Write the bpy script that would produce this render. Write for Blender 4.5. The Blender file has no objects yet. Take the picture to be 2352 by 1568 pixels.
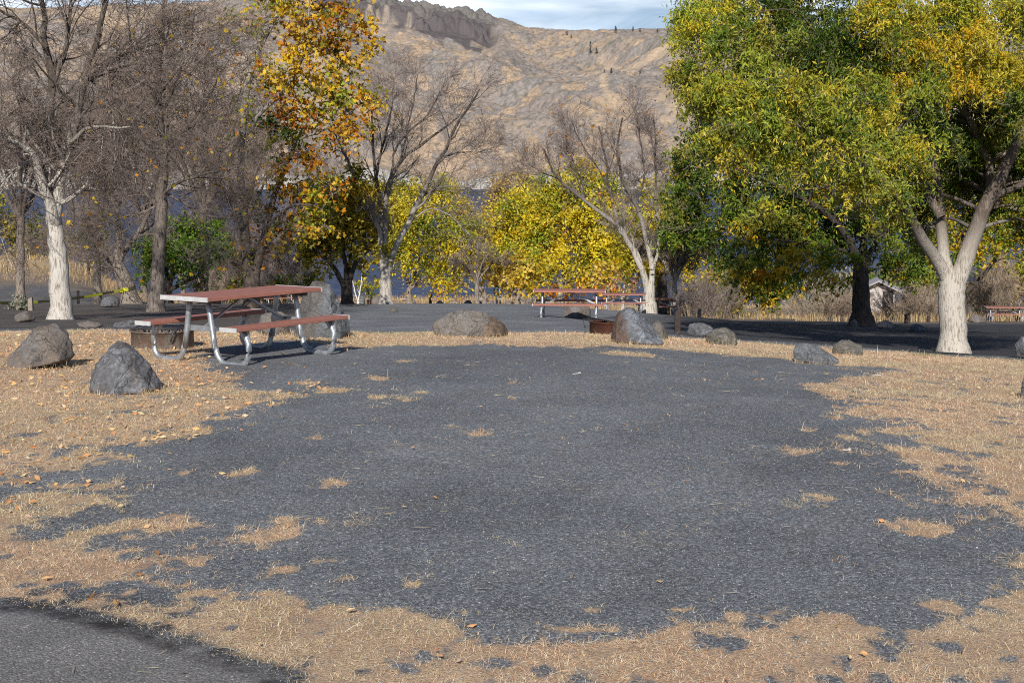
import bpy, math
import numpy as np
from mathutils import Vector, Matrix

S = bpy.context.scene
COL = S.collection
RNG = np.random.default_rng(7)
R = math.radians

# ------------------------------------------------------------------ camera geometry
F = 2352 * 50 / 36.0          # focal length in plan pixels (2352 wide survey of the site)
CX, CY, HOR = 1176.0, 784.0, 415.0
PITCH = math.atan((CY - HOR) / F)
EYE = 1.65
cp, sp = math.cos(PITCH), math.sin(PITCH)

def ray(px, py):
    u, v = (px - CX) / F, (CY - py) / F
    d = np.array([u, cp + v * sp, -sp + v * cp])
    return d

def W(px, py, d):
    """world point seen at survey position px,py at forward distance d"""
    r = ray(px, py)
    return np.array([0, 0, EYE]) + r * (d / r[1])

# ------------------------------------------------------------------ noise
def _h(ix, iy, iz, s):
    n = (ix.astype(np.int64) * 374761393 + iy.astype(np.int64) * 668265263 + iz.astype(np.int64) * 2147483647 + s * 1274126177) & 0xffffffff
    n = ((n ^ (n >> 13)) * 1274126177) & 0xffffffff
    n = ((n ^ (n >> 16)) * 2246822519) & 0xffffffff
    return ((n ^ (n >> 15)) & 0xffffff) / float(0xffffff)

def vn(x, y, z=None, s=0):
    x = np.asarray(x, float); y = np.asarray(y, float)
    z = np.zeros_like(x) if z is None else np.asarray(z, float)
    ix, iy, iz = np.floor(x), np.floor(y), np.floor(z)
    fx, fy, fz = x - ix, y - iy, z - iz
    fx, fy, fz = [f * f * f * (f * (f * 6 - 15) + 10) for f in (fx, fy, fz)]
    ix, iy, iz = ix.astype(np.int64), iy.astype(np.int64), iz.astype(np.int64)
    def c(a, b, e): return _h(ix + a, iy + b, iz + e, s)
    r0 = (c(0,0,0)*(1-fx)+c(1,0,0)*fx)*(1-fy) + (c(0,1,0)*(1-fx)+c(1,1,0)*fx)*fy
    if not np.any(fz): return r0
    r1 = (c(0,0,1)*(1-fx)+c(1,0,1)*fx)*(1-fy) + (c(0,1,1)*(1-fx)+c(1,1,1)*fx)*fy
    return r0*(1-fz)+r1*fz

def fbm(x, y, z=None, o=4, s=0, g=.5):
    a, t, r = 1., 0., 0.
    f = 1.
    for k in range(o):
        r = r + a * vn(x*f + 17.3*k, y*f - 9.1*k, None if z is None else z*f + 5.7*k, s + k)
        t += a; a *= g; f *= 2.03
    return r / t

def ss(a, b, x):
    t = np.clip((np.asarray(x, float) - a) / (b - a), 0, 1)
    return t * t * (3 - 2 * t)

# ------------------------------------------------------------------ terrain
PD = [-60,0,5,10,15.5,18,20,22,26,36.5,58,70,100,130,170,195,205,220,300]
PH = [1.5,1.65,1.72,1.82,1.98,2.04,2.12,2.3,2.62,3.5,5.0,6.1,8.8,11.3,14.8,16.2,16.9,18.4,26]
LAKE = EYE - 16.9
def terr(x, y):
    x = np.asarray(x, float); y = np.asarray(y, float)
    w = np.clip(np.abs(y) * .05, .3, 4)
    h = sum(np.interp(y + k * w, PD, PH) for k in (-1, -.5, 0, .5, 1)) / 5
    sl = .068 * ss(6, 18, y) + .015 * ss(20, 30, y)
    ex = np.minimum(sl * np.maximum(0, x - 1), .85)
    k = -x / np.maximum(y, 1)
    mound = 3.3 * ss(.235, .33, k) * ss(74, 97, y) * (1 - ss(165, 198, y))
    rb = 1.0 * ss(.2, .32, -k) * ss(95, 130, y) * (1 - ss(165, 198, y))
    bump = (fbm(x * .35, y * .35, o=3, s=3) - .5) * .10 * ss(6, 24, y) + (fbm(x * .9, y * .9, o=2, s=5) - .5) * .03
    return EYE - h - ex + mound + rb + bump

def TZ(x, y): return float(terr(np.array([x]), np.array([y]))[0])

def G(px, py):
    """ground point seen at survey position"""
    r = ray(px, py); r = r / r[1]
    d = np.linspace(2, 210, 8000)
    z = EYE + r[2] * d
    t = terr(r[0] * d, d)
    i = np.argmax(z < t)
    dd = d[i]
    return np.array([r[0] * dd, dd, t[i]])

def B(px, d):
    x = (px - CX) / F * d * 1.0
    # correct for pitch at ground level
    z = TZ(x, d)
    v = (z - EYE) / d
    # forward depth along the camera axis
    dep = d * cp - (z - EYE) * sp
    x = (px - CX) / F * dep
    return np.array([x, d, TZ(x, d)])

# ------------------------------------------------------------------ mesh helpers
def mk(name, V, faces, mat, parent=None, loc=None, col=None, smooth=True, kind=None):
    """faces: list of int arrays (M,k); col: list of (M,3) arrays matching faces"""
    V = np.asarray(V, np.float32)
    me = bpy.data.meshes.new(name)
    me.vertices.add(len(V)); me.vertices.foreach_set('co', V.ravel())
    faces = [np.asarray(f, np.int32) for f in faces if len(f)]
    nl = sum(f.size for f in faces); npol = sum(len(f) for f in faces)
    me.loops.add(nl); me.polygons.add(npol)
    me.loops.foreach_set('vertex_index', np.concatenate([f.ravel() for f in faces]))
    tot = np.concatenate([np.full(len(f), f.shape[1], np.int32) for f in faces])
    st = np.concatenate([[0], np.cumsum(tot)[:-1]]).astype(np.int32)
    me.polygons.foreach_set('loop_start', st)
    me.polygons.foreach_set('loop_total', tot)
    me.polygons.foreach_set('use_smooth', np.full(npol, smooth, bool))
    if col is not None:
        c = np.concatenate([np.asarray(k, np.float32) for k in col])
        c = np.concatenate([c, np.ones((len(c), 1), np.float32)], 1)
        a = me.attributes.new('col', 'FLOAT_COLOR', 'FACE'); a.data.foreach_set('color', c.ravel())
    me.update(calc_edges=True); me.validate()
    if mat is not None:
        for m in (mat if isinstance(mat, (list, tuple)) else [mat]): me.materials.append(m)
    o = bpy.data.objects.new(name, me); COL.objects.link(o)
    if loc is not None: o.location = loc
    if parent is not None: o.parent = parent
    if kind: o['kind'] = kind
    return o

def vattr(o, name, arr):
    me = o.data
    arr = np.asarray(arr, np.float32)
    if arr.ndim == 1:
        a = me.attributes.new(name, 'FLOAT', 'POINT'); a.data.foreach_set('value', arr)
    else:
        a = me.attributes.new(name, 'FLOAT_COLOR', 'POINT')
        a.data.foreach_set('color', np.concatenate([arr, np.ones((len(arr), 1), np.float32)], 1).ravel())

def root(name, loc, label, cat, group=None, rz=0):
    o = bpy.data.objects.new(name, None); COL.objects.link(o)
    o.empty_display_size = .2
    o.location = [float(v) for v in loc]; o.rotation_euler = (0, 0, rz)
    tag(o, label, cat, group); return o

def tag(o, label, cat, group=None):
    o['label'] = label; o['category'] = cat
    if group: o['group'] = group
    return o

def dup(r, name, loc, label, group, rz):
    c = r.copy(); COL.objects.link(c); c.location = [float(v) for v in loc]; c.rotation_euler = (0, 0, rz)
    c['label'] = label
    if group: c['group'] = group
    for ch in list(r.children):
        d = ch.copy(); COL.objects.link(d); d.parent = c
        for g in list(ch.children):
            e = g.copy(); COL.objects.link(e); e.parent = d
    return c

class MB:
    def __init__(s): s.V = []; s.F = []; s.n = 0
    def add(s, V, F):
        V = np.asarray(V, float); s.V.append(V); s.F += [tuple(int(i) + s.n for i in f) for f in F]; s.n += len(V)
    def box(s, c, h, rot=None, bev=0.0):
        hx, hy, hz = h
        if bev > 0:
            b = bev; pts = []
            prof = [(hy - b, -hz), (hy, -hz + b), (hy, hz - b), (hy - b, hz), (-hy + b, hz), (-hy, hz - b), (-hy, -hz + b), (-hy + b, -hz)]
            for xx, k in ((-hx, 1 - b / max(hy, hz)), (-hx + b, 1), (hx - b, 1), (hx, 1 - b / max(hy, hz))):
                for (y, z) in prof:
                    if k != 1: y, z = np.sign(y) * max(abs(y) - b * .8, 0), np.sign(z) * max(abs(z) - b * .8, 0)
                    pts.append((xx, y, z))
            V = np.array(pts); Fs = []
            for i in range(3):
                for j in range(8):
                    Fs.append((i*8+j, i*8+(j+1) % 8, (i+1)*8+(j+1) % 8, (i+1)*8+j))
            Fs.append(tuple(range(7, -1, -1))); Fs.append(tuple(range(24, 32)))
        else:
            V = np.array([(x, y, z) for x in (-hx, hx) for y in (-hy, hy) for z in (-hz, hz)])
            Fs = [(0,1,3,2),(4,6,7,5),(0,4,5,1),(2,3,7,6),(0,2,6,4),(1,5,7,3)]
        if rot is not None: V = V @ np.array(rot).T
        s.add(V + np.array(c), Fs)
    def tube(s, path, rad, n=10, cap=True):
        path = np.asarray(path, float); P = len(path)
        rad = np.full(P, rad) if np.isscalar(rad) else np.asarray(rad)
        V, q = tube_arrays(path[None], rad[None], n)
        Fs = [tuple(f) for f in q]
        if cap: Fs += [tuple(range(n - 1, -1, -1)), tuple(range((P-1)*n, P*n))]
        s.add(V, Fs)
    def build(s, name, mat, parent=None, loc=None, smooth=False):
        me = bpy.data.meshes.new(name)
        me.from_pydata(np.concatenate(s.V).tolist(), [], s.F); me.validate(); me.update()
        import bmesh
        bm = bmesh.new(); bm.from_mesh(me); bmesh.ops.recalc_face_normals(bm, faces=bm.faces)
        bm.to_mesh(me); bm.free()
        if smooth:
            me.polygons.foreach_set('use_smooth', np.array([len(p.vertices) == 4 for p in me.polygons]))
        if mat: me.materials.append(mat)
        o = bpy.data.objects.new(name, me); COL.objects.link(o)
        if parent is not None: o.parent = parent
        if loc is not None: o.location = loc
        return o

def tube_arrays(paths, rad, n):
    N, P, _ = paths.shape
    t = np.gradient(paths, axis=1)
    t /= np.maximum(np.linalg.norm(t, axis=2, keepdims=True), 1e-9)
    avg = t.mean(1); ref = np.tile(np.array([0, 0, 1.]), (N, 1))
    ref[np.abs(avg[:, 2]) > .6] = (1., 0.13, 0)
    ref = ref[:, None, :] + 0 * t
    u = np.cross(t, ref); u /= np.maximum(np.linalg.norm(u, axis=2, keepdims=True), 1e-9)
    v = np.cross(t, u)
    a = np.arange(n) * 2 * np.pi / n
    V = paths[:, :, None, :] + rad[:, :, None, None] * (np.cos(a)[None, None, :, None] * u[:, :, None, :] + np.sin(a)[None, None, :, None] * v[:, :, None, :])
    base = (np.arange(N) * P * n)[:, None, None] + (np.arange(P - 1) * n)[None, :, None]
    j = np.arange(n)[None, None, :]; j2 = (j + 1) % n
    q = np.stack([base + j, base + j2, base + n + j2, base + n + j], -1).reshape(-1, 4)
    return V.reshape(-1, 3), q

def cat_mesh(parts):
    Vs, Fs, k = [], [], 0
    for V, Fq in parts:
        Vs.append(V); Fs.append(np.asarray(Fq) + k); k += len(V)
    return np.concatenate(Vs), Fs

# ------------------------------------------------------------------ materials
def mat(name):
    m = bpy.data.materials.new(name); m.use_nodes = True
    nt = m.node_tree; nt.nodes.clear()
    out = nt.nodes.new('ShaderNodeOutputMaterial')
    return m, nt, out
def N(nt, t, **kw):
    n = nt.nodes.new(t)
    for k, v in kw.items():
        if k.startswith('_'): setattr(n, k[1:], v)
        else:
            key = k.replace('__', ' ')
            n.inputs[key].default_value = v
    return n
def L(nt, a, b): nt.links.new(a, b)
def ramp(nt, fac, stops, interp='LINEAR'):
    n = nt.nodes.new('ShaderNodeValToRGB'); n.color_ramp.interpolation = interp
    e = n.color_ramp.elements
    while len(e) < len(stops): e.new(0.5)
    for i, (p, c) in enumerate(stops):
        e[i].position = p; e[i].color = (*c, 1) if len(c) == 3 else c
    L(nt, fac, n.inputs[0]); return n.outputs[0]
def noise(nt, vec, scale, detail=4, rough=.55, dist=0):
    n = N(nt, 'ShaderNodeTexNoise', Scale=scale, Detail=detail, Roughness=rough, Distortion=dist)
    L(nt, vec, n.inputs['Vector']); return n.outputs['Fac']
def mapping(nt, vec, sc=(1,1,1)):
    m = nt.nodes.new('ShaderNodeMapping'); m.inputs['Scale'].default_value = sc
    L(nt, vec, m.inputs['Vector']); return m.outputs[0]
def mix(nt, fac, a, b, mode='MIX'):
    n = nt.nodes.new('ShaderNodeMix'); n.data_type = 'RGBA'; n.blend_type = mode
    for sck, v in ((n.inputs[0], fac), (n.inputs[6], a), (n.inputs[7], b)):
        if isinstance(v, (int, float)): sck.default_value = v
        elif isinstance(v, (tuple, list)): sck.default_value = (*v, 1)
        else: L(nt, v, sck)
    return n.outputs[2]
def mth(nt, op, a, b=0.0, clamp=False):
    n = nt.nodes.new('ShaderNodeMath'); n.operation = op; n.use_clamp = clamp
    for i, v in enumerate((a, b)):
        if isinstance(v, (int, float)): n.inputs[i].default_value = v
        else: L(nt, v, n.inputs[i])
    return n.outputs[0]
def principled(nt, out, col, rough=.9, metal=0, bump=None, bstr=.3, bdist=.01, spec=.3):
    p = nt.nodes.new('ShaderNodeBsdfPrincipled')
    for k, v in (('Base Color', col), ('Roughness', rough), ('Metallic', metal), ('Specular IOR Level', spec)):
        if isinstance(v, (int, float)): p.inputs[k].default_value = v
        elif isinstance(v, tuple): p.inputs[k].default_value = (*v, 1)
        else: L(nt, v, p.inputs[k])
    if bump is not None:
        b = nt.nodes.new('ShaderNodeBump'); b.inputs['Strength'].default_value = bstr; b.inputs['Distance'].default_value = bdist
        L(nt, bump, b.inputs['Height']); L(nt, b.outputs[0], p.inputs['Normal'])
    L(nt, p.outputs[0], out.inputs[0]); return p
def objco(nt): return nt.nodes.new('ShaderNodeTexCoord').outputs['Object']

def leaf_mat(name, trans=.35, gloss=.06, gain=1.0):
    m, nt, out = mat(name)
    a = nt.nodes.new('ShaderNodeAttribute'); a.attribute_name = 'col'
    c = a.outputs['Color']
    d = N(nt, 'ShaderNodeBsdfDiffuse'); t = N(nt, 'ShaderNodeBsdfTranslucent')
    L(nt, c, d.inputs[0]); L(nt, c, t.inputs[0])
    s = nt.nodes.new('ShaderNodeMixShader'); s.inputs[0].default_value = trans
    L(nt, d.outputs[0], s.inputs[1]); L(nt, t.outputs[0], s.inputs[2])
    if gloss > 0:
        g = N(nt, 'ShaderNodeBsdfGlossy', Roughness=.45); g.inputs[0].default_value = (1, 1, 1, 1)
        s2 = nt.nodes.new('ShaderNodeMixShader'); s2.inputs[0].default_value = gloss
        L(nt, s.outputs[0], s2.inputs[1]); L(nt, g.outputs[0], s2.inputs[2]); s = s2
    L(nt, s.outputs[0], out.inputs[0]); return m

def bark_mat(name, pale, dark, zlo, zhi, crev=(.05, .04, .035), sc=1.0):
    m, nt, out = mat(name)
    co = objco(nt)
    st = mapping(nt, co, (9*sc, 9*sc, 1.6*sc))
    n1 = noise(nt, st, 2.2, 6, .65, .4)
    n2 = noise(nt, co, 1.3, 3)
    n3 = noise(nt, mapping(nt, co, (30*sc, 30*sc, 5*sc)), 1.5, 4, .6)
    sx = nt.nodes.new('ShaderNodeSeparateXYZ'); L(nt, co, sx.inputs[0])
    mr = N(nt, 'ShaderNodeMapRange'); mr.inputs[1].default_value = zlo; mr.inputs[2].default_value = zhi
    zz = mth(nt, 'ADD', sx.outputs[2], mth(nt, 'MULTIPLY', mth(nt, 'SUBTRACT', n2, .5), (zhi - zlo) * .9))
    L(nt, zz, mr.inputs[0])
    c = mix(nt, mr.outputs[0], pale, dark)
    c = mix(nt, ramp(nt, n1, [(.36, (1,1,1)), (.50, (0,0,0))]), c, crev)
    c = mix(nt, mth(nt, 'MULTIPLY', n3, .30), c, (.02, .018, .016), 'MIX')
    b = mth(nt, 'ADD', n1, mth(nt, 'MULTIPLY', n3, .5))
    principled(nt, out, c, .9, bump=b, bstr=.9, bdist=.03); return m

def twig_mat(name, a, b):
    m, nt, out = mat(name)
    co = objco(nt)
    c = mix(nt, ramp(nt, noise(nt, co, 1.1, 3), [(.35, (0,0,0)), (.65, (1,1,1))]), a, b)
    principled(nt, out, c, .9); return m

def rock_mat(name, base, brown, pale, pf=.6, bf=.55, split=None):
    m, nt, out = mat(name)
    co = objco(nt)
    n1 = noise(nt, co, 2.3, 6, .6, .3); n2 = noise(nt, co, 5.5, 8, .7, .6); n3 = noise(nt, co, 38, 5, .7)
    n4 = noise(nt, co, 1.6, 5, .6, .8)
    c = mix(nt, ramp(nt, n1, [(.38, (0,0,0)), (.62, (1,1,1))]), base, tuple(v * .55 for v in base))
    c = mix(nt, ramp(nt, n4, [(bf - .08, (0,0,0)), (bf + .1, (.85,.85,.85))]), c, brown)
    c = mix(nt, ramp(nt, n2, [(pf - .06, (0,0,0)), (pf + .12, (.8,.8,.8))]), c, pale)
    if split:
        sx = nt.nodes.new('ShaderNodeSeparateXYZ'); L(nt, co, sx.inputs[0])
        v = mth(nt, 'ADD', mth(nt, 'MULTIPLY', sx.outputs[0], split[0]), mth(nt, 'MULTIPLY', sx.outputs[2], split[1]))
        v = mth(nt, 'ADD', mth(nt, 'SUBTRACT', v, split[2]), mth(nt, 'MULTIPLY', mth(nt, 'SUBTRACT', n2, .5), .5))
        tone = mix(nt, ramp(nt, n2, [(.35, (0,0,0)), (.6, (1,1,1))]), tuple(q * .55 for q in split[3]), split[3])
        c = mix(nt, ramp(nt, v, [(.0, (0,0,0)), (.06, (.9,.9,.9))]), c, tone)
    g = nt.nodes.new('ShaderNodeTexVoronoi'); g.inputs['Scale'].default_value = 4.2; g.feature = 'DISTANCE_TO_EDGE'
    L(nt, mix(nt, .25, co, N(nt, 'ShaderNodeTexNoise', Scale=3.).outputs['Color']), g.inputs['Vector'])
    crack = ramp(nt, g.outputs['Distance'], [(0, (1,1,1)), (.018, (0,0,0))])
    c = mix(nt, mth(nt, 'MULTIPLY', crack, .5), c, (.02, .018, .016))
    c = mix(nt, mth(nt, 'MULTIPLY', ramp(nt, n3, [(.35, (1,1,1)), (.6, (0,0,0))]), .5), c, (.025, .024, .024))
    b = mth(nt, 'SUBTRACT', mth(nt, 'ADD', n2, mth(nt, 'MULTIPLY', n3, .35)), mth(nt, 'MULTIPLY', crack, .25))
    principled(nt, out, c, .85, bump=b, bstr=.8, bdist=.035); return m

LEAF = leaf_mat('leaf', .35, .02)
LEAF_SHADE = leaf_mat('leaf_thin', .45, .03)
STRAW = leaf_mat('straw', .25, .0)
BARK_PALE = bark_mat('pale_bark', (.62, .57, .50), (.075, .06, .05), 2.6, 5.6, crev=(.20, .165, .14))
BARK_PALE_TALL = bark_mat('pale_bark_tall', (.68, .63, .56), (.085, .068, .055), 3.3, 5.2, crev=(.25, .21, .18))  # dark upper tone also paints in the shadow above the fork
BARK_ASH = bark_mat('ash_bark', (.68, .62, .54), (.13, .10, .08), 1.75, 3.0, crev=(.31, .26, .21), sc=1.5)
BARK_MID = bark_mat('grey_bark', (.33, .275, .23), (.09, .07, .06), 1.5, 6.0)
BARK_DARK = bark_mat('dark_bark', (.10, .08, .065), (.06, .048, .04), 1.0, 5.0, crev=(.02, .017, .015))
BARK_SYC = bark_mat('sycamore_bark', (.16, .125, .10), (.45, .41, .35), 3.0, 9.0, crev=(.09, .075, .06), sc=.6)
TWIG_BROWN = twig_mat('twig_brown', (.275, .215, .18), (.085, .068, .06))
TWIG_GREY = twig_mat('twig_grey', (.29, .235, .21), (.13, .105, .095))
TWIG_TAN = twig_mat('twig_tan', (.40, .31, .23), (.24, .18, .14))
ROCK_BROWN = rock_mat('basalt_brown', (.245, .222, .205), (.25, .19, .145), (.33, .34, .36), .64, .5)
ROCK_GREY = rock_mat('basalt_grey', (.19, .20, .215), (.17, .125, .095), (.36, .39, .43), .585, .60)
ROCK_DARK = rock_mat('basalt_dark', (.175, .175, .185), (.165, .13, .105), (.38, .40, .44), .56, .57)
ROCK_LICHEN = rock_mat('basalt_lichen', (.20, .185, .16), (.17, .15, .10), (.42, .42, .37), .58, .55)

ROCK_SPLIT = rock_mat('basalt_two_tone', (.17, .18, .20), (.15, .13, .115), (.36, .40, .46), .53, .64, (-1, -.25, .06, (.155, .095, .065)))
ROCK_TALL = rock_mat('basalt_tall', (.19, .20, .215), (.17, .15, .13), (.36, .39, .43), .58, .62, (-1, .15, .02, (.175, .16, .145)))
ROCK_WIDE = rock_mat('basalt_wide', (.26, .235, .21), (.26, .21, .165), (.30, .30, .30), .62, .55, (1, .0, .2, (.24, .165, .11)))
# ------------------------------------------------------------------ world and sun
AZ, EL = 6.0, 30.0
w = bpy.data.worlds.new('World'); S.world = w; w.use_nodes = True
nt = w.node_tree; nt.nodes.clear()
wo = nt.nodes.new('ShaderNodeOutputWorld'); bg = nt.nodes.new('ShaderNodeBackground')
sky = nt.nodes.new('ShaderNodeTexSky'); sky.sky_type = 'NISHITA'; sky.sun_disc = False
sky.sun_elevation = R(EL); sky.sun_rotation = R(180 + AZ); sky.air_density = 1.0; sky.dust_density = .3; sky.ozone_density = 3.0
tc = nt.nodes.new('ShaderNodeTexCoord')
gen = mapping(nt, tc.outputs['Generated'], (5, 5, 30))
cn = noise(nt, gen, 1.15, 6, .52, .5)
cf = ramp(nt, cn, [(.33, (.12,.12,.12)), (.56, (.92,.92,.92))])
cn2 = noise(nt, gen, 2.1, 5, .5)
ccol = mix(nt, ramp(nt, cn2, [(.4, (0,0,0)), (.62, (1,1,1))]), (19.5, 20.8, 22.2), (15.5, 18.0, 21.4))
sxyz = nt.nodes.new('ShaderNodeSeparateXYZ'); L(nt, tc.outputs['Generated'], sxyz.inputs[0])
lowz = ramp(nt, sxyz.outputs[2], [(.16, (1,1,1)), (.30, (0,0,0))]); north = ramp(nt, sxyz.outputs[1], [(.2, (0,0,0)), (.6, (1,1,1))])
cf = mth(nt, 'MULTIPLY', cf, mth(nt, 'MULTIPLY', lowz, north))
L(nt, mix(nt, cf, mix(nt, 1, sky.outputs[0], (.98, 1.0, 1.12), 'MULTIPLY'), ccol), bg.inputs[0]); bg.inputs[1].default_value = .065
L(nt, bg.outputs[0], wo.inputs[0])
ld = bpy.data.lights.new('Sun', 'SUN'); ld.energy = 5.0; ld.angle = R(.5); ld.color = (1, .95, .87)
sun = bpy.data.objects.new('Sun', ld); COL.objects.link(sun); sun.rotation_euler = (R(90 - EL), 0, R(-AZ)); sun.location = (-5, -20, 30)

cam = bpy.data.cameras.new('Camera'); co = bpy.data.objects.new('Camera', cam); COL.objects.link(co)
cam.lens = 50; cam.sensor_width = 36; cam.clip_end = 30000; cam.clip_start = .05
co.location = (0, 0, EYE); co.rotation_euler = (R(90) - PITCH, 0, 0); S.camera = co
S.view_settings.view_transform = 'Standard'; S.view_settings.look = 'None'; S.view_settings.exposure = 0
S.cycles.max_bounces = 6; S.cycles.diffuse_bounces = 3; S.cycles.transmission_bounces = 4; S.cycles.transparent_max_bounces = 4
S.cycles.use_denoising = False; S.cycles.filter_width = 1.05

# ------------------------------------------------------------------ ground zones
def poly_world(pts): return np.array([G(*p)[:2] for p in pts])
def sdist(P, X, Y):
    """signed distance to polygon, positive inside"""
    ins = np.zeros(X.shape, bool); dm = np.full(X.shape, 1e9)
    n = len(P)
    for i in range(n):
        a, b = P[i], P[(i + 1) % n]
        c = ((a[1] > Y) != (b[1] > Y)) & (X < (b[0]-a[0]) * (Y-a[1]) / (b[1]-a[1] + 1e-12) + a[0])
        ins ^= c
        e = b - a; t = np.clip(((X-a[0])*e[0] + (Y-a[1])*e[1]) / (e @ e + 1e-12), 0, 1)
        dm = np.minimum(dm, (X-a[0]-t*e[0])**2 + (Y-a[1]-t*e[1])**2)
    d = np.sqrt(dm); return np.where(ins, d, -d)
PAD = poly_world([(455,818),(560,860),(645,908),(560,938),(450,985),(330,1030),(200,1068),(60,1105),(-120,1130),(-160,1190),
  (0,1192),(200,1198),(370,1190),(545,1205),(600,1250),(640,1320),(770,1385),(880,1412),(1050,1432),(1150,1412),(1320,1432),(1345,1475),
  (1560,1500),(1640,1480),(1700,1400),(1820,1405),(2000,1398),(2110,1420),(2200,1345),(2270,1310),(2360,1240),(2290,1195),(2140,1140),(2085,1075),
  (1990,985),(1940,925),(1875,890),(2040,848),(1900,836),(1750,822),(1600,808),(1450,800),(1300,800),(1200,796),(900,796),(800,800),(640,780),(520,800)])
ROADP = poly_world([(-200,1380),(0,1392),(110,1402),(250,1440),(400,1482),(500,1520),(640,1560)])
ROADP = np.concatenate([ROADP, [[-1.0, 3.9], [-.2, 2.5], [.5, -20], [-14, -20], [-14, 6.0]]])
TUFTS = [(765,1108,.10),(1185,877,.16),(1113,995,.10),(940,918,.14),(860,868,.12),(1175,915,.07),(560,1085,.08),(750,1285,.11),(665,1310,.10),
  (950,1345,.07),(1385,1395,.10),(1840,1040,.11),(700,880,.16),(750,897,.16),(630,925,.16),(970,902,.08),(870,912,.09),(1090,838,.07),(930,830,.12),
  (870,962,.06),(730,1005,.06),(1890,1140,.10),(2035,1130,.14),(2050,1215,.10),(1950,1065,.1),(2130,1218,.16),(190,1125,.35),(260,1115,.25),(120,1155,.2),
  (60,1185,.4),(660,1222,.13),(610,1248,.11),(650,1195,.06),(410,1090,.06),(840,895,.08),(1290,830,.08),(1650,1440,.16),(1530,1470,.12),(570,978,.06),
  (1960,1010,.14),(2100,1040,.22),(1900,860,.10),(1480,818,.3),(1420,812,.3),(790,1330,.06),(2160,1400,.1),(1860,990,.07)]
def tuft_field(X, Y):
    D = np.zeros(X.shape)
    for px, py, r in TUFTS:
        g = G(px, py)
        m = (abs(X - g[0]) < r * 4) & (abs(Y - g[1]) < r * 6)
        if not m.any(): continue
        e = ((X[m] - g[0]) / r) ** 2 + ((Y[m] - g[1]) / (r * 1.5)) ** 2
        D[m] = np.maximum(D[m], .68 * np.exp(-e * .7))
    return D
def grass_field(X, Y):
    """0..1 dry grass coverage; Y<21"""
    sd = -sdist(PAD, X, Y)                   # positive outside the pad
    rag = (fbm(X * 1.3, Y * 1.3, o=3, s=21) - .5) * .9 * (.35 + .65 * (1 - ss(12, 17, Y)))
    e = ss(-.25, .28, sd + rag)
    cov = .66 + .0 * X
    cov = np.where(Y > 6.6, np.where(X > 0, .64 + .20 * ss(9, 13, Y), .66 + .2 * ss(7.5, 10, Y)), cov)
    cov = np.maximum(cov, .97 * ss(15.2, 17.5, Y))
    cov = np.maximum(cov, .92 * ss(9, 11, Y) * ss(2.2, 3.0, -X))
    D = np.maximum(e * cov, tuft_field(X, Y))
    n = .55 * fbm(X * 2.6, Y * 2.2, o=4, s=33, g=.6) + .45 * fbm(X * 11, Y * 8, o=3, s=35, g=.6)
    M = ss(-.26, .24, D - .54 + (n - .5) * 2.1)
    rd = sdist(ROADP, X, Y)
    M = M * (1 - ss(-.16, .02, rd + (n - .5) * .35))
    back = 20.55 + (fbm(X * .9, Y * 0, o=3, s=44) - .5) * 1.2
    M = M * (1 - ss(-.2, .25, Y - back))
    return np.clip(M, 0, 1), rd, n

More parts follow.
